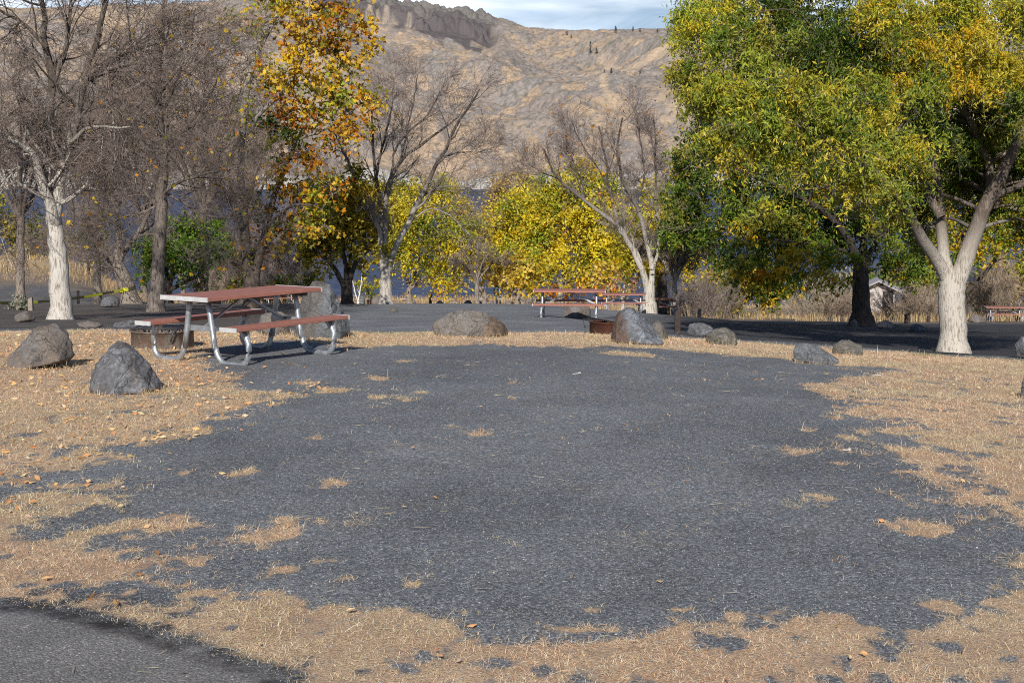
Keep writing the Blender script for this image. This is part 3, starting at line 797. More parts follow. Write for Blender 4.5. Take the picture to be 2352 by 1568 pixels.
boulder([(1290,725),(1296,705),(1310,695),(1340,696),(1356,708),(1360,732),(1320,736),(1292,734)], 38.2, .35, ROCK_BROWN,
        'rounded boulder right behind the middle picnic table', 11, 5)
boulder([(893,712),(894,706),(900,704),(910,708),(915,716),(905,718),(894,717)], 42.5, .12, ROCK_LICHEN, 'small brown stone alone on the grey gravel beyond the tall pointed boulder', 12, 4)
boulder([(2334,790),(2335,760),(2348,742),(2380,740),(2400,770),(2390,800)], 21.5, .25, ROCK_DARK, 'dark shaded boulder cut off by the right picture edge beside the grass', 13, 5)
boulder([(2344,872),(2347,848),(2356,825),(2400,812),(2440,850),(2420,880),(2360,882)], 14.0, .2, ROCK_DARK, 'dark boulder peeping in low at the right picture edge', 14, 5)
boulder([(228,698),(232,685),(246,678),(268,676),(274,690),(272,702),(240,704)], 50., .45, ROCK_DARK, 'black shaded boulder left of the leaning tree under the left trees', 15, 4)
boulder([(28,738),(40,725),(60,718),(78,728),(84,742),(50,748)], 27., .25, ROCK_BROWN, 'low brown rock behind the slab-sided boulder on the far left', 16, 4)
boulder([(250,752),(258,740),(290,736),(330,738),(345,752),(300,758)], 22.5, .3, ROCK_DARK, 'flat rock behind the grey fire ring at the edge of the left shade', 17, 5)
boulder([(170,752),(178,742),(205,740),(235,746),(238,755),(200,758)], 23., .25, ROCK_BROWN, 'flat low rock just right of the white trunk foot', 18, 4)
boulder([(1576,755),(1580,730),(1605,724),(1636,730),(1644,752),(1610,758)], 24., .3, ROCK_DARK, 'dark boulder in full shade beside the wooden post on the right', 19, 4)
boulder([(2008,738),(2014,728),(2036,722),(2052,726),(2058,738),(2030,742)], 54., .5, ROCK_DARK, 'shaded boulder right of the dark green tree trunk', 20, 4)
boulder([(2088,742),(2094,732),(2108,728),(2122,736),(2126,746),(2100,748)], 50., .4, ROCK_DARK, 'humped shaded boulder left of the forked white trunk', 21, 4)
boulder([(2220,732),(2228,722),(2244,717),(2262,726),(2268,736),(2240,738)], 66., .5, ROCK_BROWN, 'tan boulder left of the picnic table on the far right', 22, 4)
boulder([(1954,726),(1955,712),(1964,706),(1972,714),(1974,728)], 55., .4, ROCK_DARK, 'dark stone leaning against the left side of the dark green tree trunk', 23, 4)
farb = [(830,676,690,17,'squared grey boulder beside the white twin stems by the lake'),(864,678,690,24,'domed boulder left of the big bare vase tree near the lake'),
 (1102,690,701,14,'upright dark stone between the far lakeside tables'),(965-20,686,694,22,'low rock on the lakeside gravel right of the bare vase tree'),
 (1010,690,702,18,'dark rock in front of the left far lakeside table'),(1075,688,702,20,'dark mossy rock between the two far lakeside tables'),
 (1130,692,702,12,'small rock left of the white water pipes'),(1168,692,703,20,'rock right of the white water pipes'),(1240,688,702,26,'dark rock under the yellow trees in the middle'),
 (640,690,706,16,'grey rock seen between the legs of the front table')]
for i, (px, py0, py1, wd, lb) in enumerate(farb):
    d = {640: 52., 1240: 66.}.get(px, 150. if px not in (1010, 1075, 1102) else 120.)
    zb = TZ((px - CX) / F * d, d)
    yb = max(py1, HOR + (EYE - zb) / d * F + 1)
    boulder([(px - wd/2, yb), (px - wd/2.3, py0 + 4), (px - wd/6, py0), (px + wd/4, py0 + 1), (px + wd/2.1, py0 + 6), (px + wd/2, yb)], d, wd / F * d * .45,
            [ROCK_DARK, ROCK_BROWN, ROCK_LICHEN][i % 3], lb, 30 + i, 4)

def boulder_grass():
    rng = np.random.default_rng(19); P = []
    for cx, d, hw, ry in BOULD:
        if d > 21: continue
        m = int(700 * (hw + ry) / .7); a = rng.uniform(0, 2*np.pi, m); k = rng.uniform(.86, 1.32, m) + .1 * rng.normal(0, 1, m)
        keep = (vn(a * 2.3 + cx, a * 0 + d, s=5) > .35)
        P.append(np.stack([cx + np.cos(a) * hw * k, d + np.sin(a) * (ry + .03) * k], 1)[keep])
    P = np.concatenate(P); n = len(P)
    Q = np.stack([P[:, 0], P[:, 1], terr(P[:, 0], P[:, 1]) - .004], 1)
    blades('grass_fringe', Q, rng.uniform(.03, .11, n) * rng.choice([.7, 1, 1.3], n), rng.uniform(.0016, .003, n) * 1.5, np.clip(rng.normal(.75, .4, n), .05, 1.5),
           pal(n, rng, [(.84,.63,.42), (.72,.52,.33), (.50,.36,.21), (.45,.42,.20)], [4, 3, 2, 1]), 'straw coloured grass fringe growing round the feet of the boulders', rng)
boulder_grass()
# ------------------------------------------------------------------ picnic tables
def simple_mat(name, col, rough=.6, metal=0, nsc=20, amp=.25, bump=.1, spec=.4):
    m, nt, out = mat(name); co = objco(nt)
    n = noise(nt, co, nsc, 6, .65)
    lo = tuple(v * (1 - amp) for v in col); hi = tuple(min(v * (1 + amp), .95) for v in col)
    c = mix(nt, ramp(nt, n, [(.3, (0,0,0)), (.7, (1,1,1))]), lo, hi)
    principled(nt, out, c, rough, metal, bump=n, bstr=bump, bdist=.004, spec=spec); return m
PLANK = simple_mat('red_plank', (.37, .155, .115), .62, 0, 9, .16, .15)
ALU = simple_mat('alu_cap', (.70, .71, .72), .42, .35, 14, .15)
m, nt, out = mat('galvanised_steel'); _co = objco(nt)
_v = nt.nodes.new('ShaderNodeTexVoronoi'); _v.inputs['Scale'].default_value = 60; L(nt, _co, _v.inputs['Vector'])
_n = noise(nt, _co, 11, 5, .6)
principled(nt, out, mix(nt, ramp(nt, _n, [(.3,(0,0,0)),(.7,(1,1,1))]), (.34,.37,.40), (.60,.63,.66)), ramp(nt, _v.outputs['Distance'], [(0,(.35,.35,.35)),(.5,(.52,.52,.52))]), .75, bump=_n, bstr=.08, bdist=.004)
GALV = m
STEEL_DARK = simple_mat('dark_steel', (.09, .09, .10), .55, .4, 16, .3)

def make_table(loc, rz, label, group):
    t = root('picnic_table', loc, label, 'picnic table', group, rz)
    HL, TW, TH, TT = .915, .36, .76, .042
    b = MB()
    for k in (-1, 0, 1): b.box((0, k * .242, TH - TT/2), (HL - .012, .1195, TT/2), bev=.004)
    b.build('tabletop', PLANK, t)
    for s in (-1, 1):
        b = MB(); b.box((s * (HL - .004), 0, TH - TT/2), (.009, TW + .004, TT/2 + .004)); b.box((s * (HL + .0055), 0, TH - TT/2 - .012), (.002, TW - .03, .004)); b.build('end_cap', ALU, t)
    for s in (-1, 1):
        b = MB(); b.box((0, s * .66, .455 - .02), (HL - .012, .118, .02), bev=.004); o = b.build('bench_seat', PLANK, t)
        for e in (-1, 1):
            b = MB(); b.box((e * (HL - .004), s * .66, .435), (.009, .122, .0235)); b.build('end_cap', ALU, o)
    # bent tube legs
    for e in (-1, 1):
        x = e * .69
        for s in (-1, 1):
            pts = [(x, s*.135, TH - TT - .01), (x, s*.16, .60), (x, s*.20, .36), (x, s*.235, .18)]
            for a in np.linspace(0, 90, 7): pts.append((x, s * (.235 + .012 + .15 * math.sin(R(a)) * .0 + .17 * (1 - math.cos(R(a)))), .20 - .172 * math.sin(R(a))))
            for a in np.linspace(10, 90, 7): pts.append((x, s * (.60 + .14 * math.sin(R(a))), .028 + .165 * (1 - math.cos(R(a)))))
            pts += [(x, s*.735, .27), (x, s*.70, .34), (x, s*.67, .405)]
            b = MB(); b.tube(np.array(pts), .031, 14); b.build('leg', GALV, t, smooth=True)
            b = MB(); v = np.array([(x, s*.57, .412), (x, s*.75, .412), (x, s*.765, .30), (x, s*.735, .25)])
            v = np.concatenate([v + (.004, 0, 0), v - (.004, 0, 0)])
            b.add(v, [(0,1,2,3), (7,6,5,4), (0,4,5,1), (1,5,6,2), (2,6,7,3), (3,7,4,0)]); b.build('bench_bracket', GALV, t)
        b = MB(); b.box((x, 0, TH - TT - .02), (.022, .32, .02)); b.build('top_crossbar', STEEL_DARK, t)
        b = MB(); b.box((x - e*.03, 0, .395), (.004, .215, .03)); b.build('leg_tie', GALV, t)
        p0, p1 = np.array((e*.05, 0, TH - TT - .03)), np.array((x - e*.035, 0, .39))
        dv = p1 - p0; ln = np.linalg.norm(dv); ux = dv / ln; uz = np.cross(ux, (0, 1, 0)); Rm = np.stack([ux, (0, 1, 0), uz], 1)
        b = MB(); b.box((p0 + p1) / 2, (ln/2, .019, .006), Rm); b.box((p0 + p1) / 2 + np.array([0, .017, 0]) + uz * .014, (ln/2, .003, .016), Rm); b.build('brace', GALV, t)
    b = MB(); b.box((0, 0, TH - TT - .012), (.06, .30, .011)); b.build('middle_bar', STEEL_DARK, t)
    return t
g_near = 'picnic tables on the gravel sites'
c = np.array([W(560, 664, 16.1)[0], 16.1]); zt = TZ(*c)
T0 = make_table((c[0], c[1], zt - .012), R(56), 'nearest red plank picnic table with bent steel tube legs beside the grey fire ring', g_near)
def table_at(px, d, rz, label, py=None):
    b = B(px, d); dup(T0, 'picnic_table', (b[0], b[1], b[2] - .008), label, g_near, R(rz))
table_at(1308, 36.3, -4, 'red picnic table seen side on before a boulder near the middle')
table_at(1432, 58., -3, 'picnic table partly hidden behind the blue grey boulder, right of the middle table')
table_at(1506, 66., 4, 'small picnic table under the bare forked tree, its right end free')
table_at(2306, 70., -7, 'small red picnic table in sun at the far right edge')
table_at(1006, 163., 8, 'far lakeside picnic table, left one of the pair behind dark rocks')
table_at(1052, 160., 38, 'far lakeside picnic table with brighter top, right one of the pair')
table_at(1115, 158., 60, 'far lakeside picnic table seen end on by the small drooping tree')
table_at(935, 165., 70, 'tiny far table just right of the bare vase tree trunk')
table_at(640, 80., 20, 'far low table seen beneath the top of the front table')

# ------------------------------------------------------------------ fire rings
def rust_mat(name, a, b, c_):
    m, nt, out = mat(name); co = objco(nt)
    n1 = noise(nt, mapping(nt, co, (6, 6, 2.5)), 1.6, 7, .7, .4); n2 = noise(nt, co, 30, 5, .7)
    c = mix(nt, ramp(nt, n1, [(.40, (0,0,0)), (.58, (1,1,1))]), a, b)
    c = mix(nt, ramp(nt, n2, [(.5, (0,0,0)), (.68, (.8,.8,.8))]), c, c_)
    principled(nt, out, c, .85, .1, bump=n2, bstr=.4, bdist=.006); return m
RUST_PALE = rust_mat('weathered_steel', (.24, .22, .20), (.15, .10, .075), (.08, .05, .038))
RUST_RED = rust_mat('rusty_steel', (.105, .042, .028), (.07, .032, .025), (.16, .065, .035))
ASH = simple_mat('ash', (.10, .095, .09), 1, 0, 30, .5, .5)
def fire_ring(loc, rz, m, label, r=.375, h=.27):
    t = root('fire_ring', loc, label, 'fire ring', 'steel campfire rings', rz)
    n = 48; a = np.arange(n) * 2 * np.pi / n
    prof = [(r, -.05), (r, h - .012), (r + .018, h - .008), (r + .018, h + .006), (r - .004, h + .008), (r - .012, h - .01), (r - .012, .02)]
    V = np.concatenate([np.stack([rr * np.cos(a), rr * np.sin(a), np.full(n, z)], 1) for rr, z in prof])
    q = [(i*n+j, i*n+(j+1) % n, (i+1)*n+(j+1) % n, (i+1)*n+j) for i in range(len(prof)-1) for j in range(n)]
    b = MB(); b.add(V, q); b.build('ring_wall', m, t, smooth=True)
    b = MB(); V = np.concatenate([[(0, 0, .05)], np.stack([(r-.014)*np.cos(a), (r-.014)*np.sin(a), np.full(n, .03)], 1)])
    b.add(V, [(0, 1+j, 1+(j+1) % n) for j in range(n)]); b.build('ash_bed', ASH, t)
    b = MB(); zz = h + .028
    for k in range(12):
        y = -.26 + k * .045; hx = .27
        b.tube([(-hx, y, zz), (hx * .2, y, zz), (hx, y, zz)], .0075, 6)
    for x in (-.27, .27): b.tube([(x, -.31, zz + .014), (x, .28, zz + .014)], .010, 6)
    b.tube([(-.27, -.30, zz + .013), (.27, -.30, zz + .013)], .010, 6); b.build('grill', STEEL_DARK, t, smooth=True)
    b = MB()
    for s in (-1, 1): b.tube([(s*.20, -.26, zz + .01), (s*.24, -.40, zz + .02), (s*.25, -.50, zz + .012)], .011, 6)
    b.tube([(-.36, .22, h*.5), (-.38, .26, h + .02), (.38, .26, h + .02), (.36, .22, h*.5)], .010, 6); b.build('handle', STEEL_DARK, t, smooth=True)
    b = MB()
    for s in (-1, 1): b.box((s*(r - .05), .16, h + .012), (.02, .03, .014))
    b.build('hinge', STEEL_DARK, t)
    return t
fx = B(374, 17.3); fire_ring(fx, R(-95), RUST_PALE, 'weathered pale steel fire ring with flat grill behind the nearest picnic table', r=.375, h=.215)
fx = B(1411, 20.5); fire_ring(fx, R(35), RUST_RED, 'rusty red brown steel fire ring half hidden by the blue grey boulder', r=.36, h=.20)
fx = B(851, 152); fire_ring(fx, R(10), RUST_RED, 'tiny far reddish fire ring near the lake', r=.36, h=.55)

# ------------------------------------------------------------------ posts, pipes, tape, hut
WOOD = simple_mat('grey_wood', (.30, .25, .21), .9, 0, 12, .35, .4)
WOOD_DARK = simple_mat('dark_wood', (.055, .038, .032), .9, 0, 12, .35, .4)  # darkened so the post by the right-hand tree shade looks shaded
def post(loc, w_, h, m, label, tilt=0., name='wooden_post', cat='post', slant=.03):
    b = MB(); hw = w_ / 2; lv = [(-.1, hw), (h * .5, hw * .98), (h - slant, hw * .95)]
    V = []
    for z, k in lv:
        for (x, y) in ((-k, -k*.8), (-k*.8, -k), (k*.8, -k), (k, -k*.8), (k, k*.8), (k*.8, k), (-k*.8, k), (-k, k*.8)): V.append((x + tilt * z, y, z + (slant * (x / k) if z > h * .8 else 0)))
    V = np.array(V); Fs = [(i*8+j, i*8+(j+1) % 8, (i+1)*8+(j+1) % 8, (i+1)*8+j) for i in range(2) for j in range(8)] + [tuple(range(16, 24)), tuple(range(7, -1, -1))]
    b.add(V, Fs); o = b.build(name, m, None, loc=[float(v) for v in loc]); tag(o, label, cat, 'posts around the sites'); return o
post(B(1556, 24.5), .10, .42, WOOD_DARK, 'short dark brown wooden post at the edge of the tree shade')
post(B(71, 44.), .14, .42, WOOD, 'short pale wooden post beside a grey green bush on the far left')
post(B(203, 92.), .14, .85, WOOD_DARK, 'thin dark post in the tan grass bank, left background')
post(B(180, 68.), .12, .7, WOOD, 'pale thin stake right of the white trunk, left background', name='stake')
post(B(2083, 62.), .2, .45, WOOD_DARK, 'brown stub post in front of the grey bushes on the right')
post(B(2160-28, 66.), .12, .35, WOOD_DARK, 'tiny dark stub just left of the forked white trunk')
post(B(1608-2, 68.), .16, .5, WOOD, 'grey stub post before the dry grass, right of the middle')
post(B(988, 110.), .22, .95, WOOD_DARK, 'blackish slab post standing left of the far lakeside tables', tilt=.08)
post(B(898-40+5, 150.), .2, .7, WOOD_DARK, 'small dark stump post beside the far reddish fire ring')
PIPE = simple_mat('white_pipe', (.72, .72, .70), .5, 0, 20, .1)
for px, lb, hh in ((1141, 'left white water pipe standing by the lakeside gravel', 1.35), (1149, 'right white water pipe, a little taller, by the lakeside gravel', 1.55)):
    t = root('water_pipe', B(px, 112.), lb, 'pipe', 'pair of white pipes')
    b = MB(); b.tube([(0, 0, -.1), (0, 0, hh * .6), (0, 0, hh)], [.085, .08, .08], 10); b.build('pipe', PIPE, t, smooth=True)
    b = MB(); b.tube([(0, 0, hh + .001), (0, 0, hh + .06)], [.11, .10], 10); b.build('cap', PIPE, t, smooth=True)

TAPE, nt, out = mat('caution_tape'); _co = objco(nt)
_w = nt.nodes.new('ShaderNodeTexWave'); _w.inputs['Scale'].default_value = .5; _w.inputs['Distortion'].default_value = 1.0; L(nt, _co, _w.inputs['Vector'])
principled(nt, out, mix(nt, ramp(nt, _w.outputs['Fac'], [(.62, (0,0,0)), (.7, (1,1,1))]), (.62, .62, .03), (.08, .08, .03)), .5)

def build_hut():
    d = 118.; b0 = B(2014, d); t = root('vault_toilet', (b0[0], b0[1], b0[2]), 'small pale hut with a low gabled roof behind the dark trunk on the right', 'hut', None, R(-12))
    wallm = simple_mat('hut_wall', (.52, .47, .45), .9, 0, 3, .08); roofm = simple_mat('hut_roof', (.36, .33, .34), .6, 0, 3, .08); dm = simple_mat('hut_dark', (.03, .03, .033), .8)
    hw, hd, eh, ph = 1.35, 1.6, 1.9, 2.55
    b = MB(); V = [(-hw,-hd,-.3),(hw,-hd,-.3),(hw,-hd,eh),(0,-hd,ph),(-hw,-hd,eh),(-hw,hd,-.3),(hw,hd,-.3),(hw,hd,eh),(0,hd,ph),(-hw,hd,eh)]
    b.add(V, [(0,1,2,3,4),(9,8,7,6,5),(0,4,9,5),(1,6,7,2)]); b.build('wall', wallm, t)
    b = MB()
    for s in (-1, 1):
        ow = 2.3; z1 = ph - (ph - eh) / hw * ow
        V = np.array([(0,-hd-.7,ph+.05),(s*ow,-hd-.7,z1+.05),(s*ow,hd+.7,z1+.05),(0,hd+.7,ph+.05)]); V = np.concatenate([V, V + (0, 0, .14)])
        b.add(V, [(0,1,2,3),(7,6,5,4),(0,4,5,1),(1,5,6,2),(2,6,7,3)])
    b.build('roof', roofm, t)
    b = MB(); b.box((.78, -hd - .02, .85), (.42, .03, 1.0)); b.build('door', dm, t)
    b = MB(); b.box((-.55, -hd - .02, 1.55), (.22, .03, .16)); b.build('vent', simple_mat('hut_vent', (.2, .19, .19)), t)
    b = MB()
    for s in (-1, 1): b.box((s * 2.1, -hd - .5, .75), (.05, .05, .95))
    b.build('roof_post', dm, t)
build_hut()

# ------------------------------------------------------------------ trees
def catmull(P, n):
    P = np.asarray(P, float)
    if len(P) == 2: return P[0] + (P[1] - P[0]) * np.linspace(0, 1, n)[:, None]
    Q = np.concatenate([[2*P[0] - P[1]], P, [2*P[-1] - P[-2]]]); m = len(P) - 1
    u = np.linspace(0, m, n); i = np.minimum(u.astype(int), m - 1); t = (u - i)[:, None]
    a, b, c, d = Q[i], Q[i+1], Q[i+2], Q[i+3]
    return .5 * (2*b + (c - a)*t + (2*a - 5*b + 4*c - d)*t*t + (3*b - a - 3*c + d)*t**3)

def grow(paths, rad, nch, t0, ang, lenr, P, wig, trop, rng, rr=.55, rmin=.004, lmin=.08, endbias=1.0, Labs=None):
    N_, Pp, _ = paths.shape
    nc = N_ * nch
    pi = np.repeat(np.arange(N_), nch)
    t = t0 + (1 - t0) * ((np.tile(np.arange(nch), N_) + rng.uniform(0, 1, nc)) / nch) ** endbias
    f = t * (Pp - 1); i = np.minimum(f.astype(int), Pp - 2); fr = (f - i)[:, None]
    p = paths[pi, i] * (1 - fr) + paths[pi, i+1] * fr
    r = rad[pi, i] * (1 - fr[:, 0]) + rad[pi, i+1] * fr[:, 0]
    tg = paths[pi, i+1] - paths[pi, i]; tg /= np.maximum(np.linalg.norm(tg, axis=1, keepdims=True), 1e-9)
    pl = np.linalg.norm(np.diff(paths, axis=1), axis=2).sum(1)[pi]
    ax = rng.normal(0, 1, (nc, 3)); ax -= tg * np.sum(ax * tg, 1, keepdims=True); ax /= np.linalg.norm(ax, axis=1, keepdims=True)
    an = np.clip(rng.normal(ang, ang * .3, nc), .12, 1.6)[:, None]
    d = tg * np.cos(an) + ax * np.sin(an)
    ln = np.maximum((lenr * pl if Labs is None else Labs) * rng.uniform(.5, 1.3, nc) * (1 - .40 * t), lmin)
    out = np.zeros((nc, P, 3)); out[:, 0] = p
    for k in range(1, P):
        d = d + rng.normal(0, wig, (nc, 3)); d[:, 2] += trop; d /= np.linalg.norm(d, axis=1, keepdims=True)
        out[:, k] = out[:, k-1] + d * (ln / (P - 1))[:, None]
    rc = np.maximum(np.minimum(r * rr * rng.uniform(.7, 1.1, nc), ln * .035 + rmin), rmin)
    rads = rc[:, None] * np.linspace(1, .35, P)[None]
    return out, np.maximum(rads, rmin * .7)

def limb_paths(limbs, d, rng, n=16, jit=.0):
    paths, rads = [], []
    for lb in limbs:
        pts, r0, r1, doff = lb[:4]
        m = len(pts); wp = []
        for k, (px, py) in enumerate(pts):
            dd = d + (doff[k] if isinstance(doff, (list, tuple)) else doff * k / max(m - 1, 1))
            wp.append(W(px, py, dd))
        path = catmull(wp, n)
        path[1:-1] += rng.normal(0, min(jit, .07 * np.linalg.norm(path[-1] - path[0]) / n), (n - 2, 3))
        paths.append(path); rads.append(np.interp(np.linspace(0, 1, n), [0, 1], [r0, r1]))
    return np.array(paths), np.array(rads)

def ground_trunk(paths, rads, flare=1.5):
    """push the first limb into the ground and flare its foot"""
    p = paths[0]; x, y = p[0, 0], p[0, 1]; z = TZ(x, y)
    base = np.array([x, y, z]); paths[0][0, 2] = z - .12
    rads[0][0] *= flare; rads[0][1] *= 1 + (flare - 1) * .45; rads[0][2] *= 1 + (flare - 1) * .15
    return base

def bare_tree(label, limbs, d, bark, twig, seed, levels, group='bare leafless trees', sides=10, jit=.03, rmin=.005, leaf=None, split=1):
    rng = np.random.default_rng(seed)
    paths, rads = limb_paths(limbs, d, rng, jit=jit)
    base = ground_trunk(paths, rads)
    t = root('tree', base, label, 'tree', group)
    parts = [tube_arrays(paths, rads, sides)]
    twigs = []
    skip = levels[0].get('skip', 0)
    cur = (paths[skip:], rads[skip:]); lastp = None
    for k, lv in enumerate(levels):
        pr, rr_ = grow(cur[0], cur[1], lv['n'], lv.get('t0', .25), lv.get('a', .7), lv['l'], lv.get('P', 6), lv.get('w', .12), lv.get('up', .05), rng, lv.get('rr', .5), rmin, lv.get('lmin', .1), 1.0, lv.get('L'))
        if k < split: parts.append(tube_arrays(pr, rr_, 6))
        else: twigs.append(tube_arrays(pr, rr_, 3))
        if lv.get('keep'):   # thinner limbs carry twigs of the next order too
            pass
        cur = (pr, rr_)
    V, Fs = cat_mesh(parts); mk('trunk', V - base, Fs, bark, t)
    V, Fs = cat_mesh(twigs); o = mk('crown', V - base, Fs, twig, t, smooth=False)
    if leaf:
        tip = cur[0][:, -1]; k = rng.uniform(0, 1, len(tip)) < leaf['p']; tip = tip[k] + rng.normal(0, .03, (k.sum(), 3))
        V, Fq, c = leaf_quads(tip, rng, rng.uniform(.7, 1.2, len(tip)) * leaf['len'], leaf['asp'], droop=.5, cols=pal(len(tip), rng, leaf['c'], [1] * len(leaf['c'])))
        mk('leaves', V - base, [Fq], LEAF, t, col=[c], smooth=False)
    return t

def puff_tree(label, d, limbs, puffs, pals, seed, leaf=.12, asp=.32, cov=2.2, bark=BARK_DARK, twig=TWIG_GREY, group='leafy autumn trees', droop=.45, shape='quad',
              trunk_px=None, tr=.2, spread=.9, name='tree', cat='tree', limit=4200, sub=9, mat_leaf=None, twn=12, clump=.30, grow_=1.0, covk=1.9, spray_=1.0):
    rng = np.random.default_rng(seed)
    if limbs is None:
        px = trunk_px; b = B(px, d); byp = HOR + (EYE - b[2]) / d * F
        cy = np.mean([p[1] for p in puffs]); cxm = np.mean([p[0] for p in puffs]); bot = max(p[1] for p in puffs)
        fk = min((bot + byp) / 2, byp - 18)
        limbs = [([(px, byp), (px + rng.uniform(-3, 3), fk), (px * .6 + cxm * .4, (fk + cy) / 2), (cxm, cy)], tr, tr * .25, 0),
                 ([(px, fk + 4), (px - (px - min(p[0] for p in puffs)) * .45, (fk * .55 + cy * .45)), (px * .35 + min(p[0] for p in puffs) * .65, cy)], tr * .55, tr * .15, -.6),
                 ([(px, fk + 2), (px + (max(p[0] for p in puffs) - px) * .45, (fk * .5 + cy * .5)), (px * .35 + max(p[0] for p in puffs) * .65, cy)], tr * .55, tr * .15, .8)]
    paths, rads = limb_paths(limbs, d, rng, jit=.02)
    base = ground_trunk(paths, rads)
    t = root(name, base, label, cat, group)
    nodes = paths[:, 3:].reshape(-1, 3); nr = rads[:, 3:].ravel()
    parts = [tube_arrays(paths, rads, 12)]; twp = []; LV = []; LC = []; LP = []
    con, conr = [], []
    for pf in puffs:
        px, py, rx, ry = pf[:4]; do = pf[4] if len(pf) > 4 else None; pi = pf[5] if len(pf) > 5 else 0; dens = pf[6] if len(pf) > 6 else 1.0
        do0 = rng.uniform(-1, 1) * rx * d / F * 1.3; sc = (d + (do0 if do is None else do)) / F; Rx, Rz = rx * sc, ry * sc; Ry = (Rx + Rz) / 2 * spread
        if do is None: do = rng.uniform(-1, 1) * Rx * 1.3
        c = W(px, py, d + do)
        dist = np.linalg.norm(nodes - c, axis=1) + 1.2 * np.maximum(0, nodes[:, 2] - c[2] + .1)
        i = np.argmin(dist); q = nodes[i]; ln = np.linalg.norm(c - q)
        mid = (q + c) / 2 + np.array([rng.normal(0, .08), rng.normal(0, .08), .10]) * ln
        con.append(catmull([q, mid, c], 10)); r0 = min(nr[i] * .6, .018 + ln * .016); conr.append(np.linspace(r0, max(.008, r0 * .3), 10))
        # twigs inside the clump
        k = twn; dr = rng.normal(0, 1, (k, 3)); dr /= np.linalg.norm(dr, axis=1, keepdims=True)
        e = c + dr * np.array([Rx, Ry, Rz]) * rng.uniform(.6, 1.0, (k, 1)); s = c + (q - c) * rng.uniform(0, .35, (k, 1))
        u = np.linspace(0, 1, 5)[None, :, None]; tw = s[:, None] * (1 - u) + e[:, None] * u + rng.normal(0, .05, (k, 5, 3)) * Rx
        tw[:, 1:4, 2] += .08 * Rz
        twp.append((tw, np.tile(np.linspace(.012, .004, 5), (k, 1))))
        Rx *= grow_; Rz *= grow_; area = np.pi * Rx * Rz; la = .5 * leaf * leaf * asp * (2.2 if shape == 'lobed' else 1)
        n = int(min(cov * covk * dens * area / la, limit * covk))
        ks = max(4, int(sub)); sd_ = rng.normal(0, 1, (ks, 3)); sd_ /= np.linalg.norm(sd_, axis=1, keepdims=True)
        sc_ = c + sd_ * np.array([Rx, Ry, Rz]) * rng.uniform(.35, .95, (ks, 1))
        w_ = rng.dirichlet(np.ones(ks) * 2.); sub_i = rng.choice(ks, n, p=w_)
        sp_ = rng.normal(0, 1, (n, 3)) * np.array([Rx, Ry, Rz]) * clump
        P = sc_[sub_i] + sp_
        nsp = ks * 4; si = rng.integers(ks, size=nsp); st_ = sc_[si]
        dr2 = (st_ - c) / np.array([Rx, Ry, Rz]); dr2 /= np.maximum(np.linalg.norm(dr2, axis=1, keepdims=True), 1e-6); dr2 = dr2 + rng.normal(0, .5, (nsp, 3)); dr2 /= np.linalg.norm(dr2, axis=1, keepdims=True)
        Ls = rng.uniform(.4, 1.1, nsp)[:, None] * Rx * spray_
        m_ = rng.uniform(0, 1, n) < .5; ix = rng.integers(nsp, size=m_.sum()); uu = rng.beta(1.3, 1, m_.sum())[:, None]
        P[m_] = st_[ix] + dr2[ix] * Ls[ix] * uu - np.array([0, 0, .5]) * Ls[ix] * uu ** 2 + rng.normal(0, .055, (m_.sum(), 3)) * Rx
        sub_i[m_] = si[ix]
        if d < 40:
            ub = np.linspace(0, 1, 5)[None, :, None]
            sp2 = st_[:, None] + dr2[:, None] * Ls[:, None] * ub - np.array([0, 0, .5]) * Ls[:, None] * ub ** 2
            twp.append((sp2, np.tile(np.linspace(.006, .002, 5), (nsp, 1))))
        out = rng.uniform(0, 1, n) < .05; P[out] += rng.normal(0, .35, (out.sum(), 3)) * Rx
        shade = rng.uniform(.8, 1.2, ks)[sub_i][:, None]
        pc = pals[pi]; pcc = np.array([q_[0] for q_ in pc]); pw_ = np.array([q_[1] for q_ in pc], float); pw_ /= pw_.sum()
        cc_ = pcc[rng.choice(len(pcc), ks, p=pw_)][sub_i]; own = (rng.uniform(0, 1, n) < .18)[:, None]
        cl_ = np.where(own, pal(n, rng, pcc, pw_, .12), cc_ * (1 + rng.normal(0, .09, (n, 1))))
        LC.append(np.clip(cl_ * shade, .004, .9)); LP.append(P)
    parts.append(tube_arrays(np.array(con), np.array(conr), 6))
    tw = np.concatenate([a for a, _ in twp]); trd = np.concatenate([b for _, b in twp])
    V, Fs = cat_mesh(parts); mk('trunk', V - base, Fs, bark, t)
    P = np.concatenate(LP); C = np.concatenate(LC); n = len(P)
    ln = leaf * rng.uniform(.65, 1.25, n)
    if shape == 'lobed':
        V, Fq, C = lobed(P, rng, ln, C, droop)
    else:
        V, Fq, C = leaf_quads(P, rng, ln, asp, droop=droop, cols=C)
    V2, q_ = tube_arrays(tw, trd, 3)
    o = mk('crown', np.concatenate([V, V2]) - base, [Fq, q_ + len(V)], [mat_leaf or LEAF, twig], t, col=[C, np.full((len(q_), 3), .1)], smooth=False)
    o.data.polygons.foreach_set('material_index', np.concatenate([np.zeros(len(Fq), np.int32), np.ones(len(q_), np.int32)]))
    return t

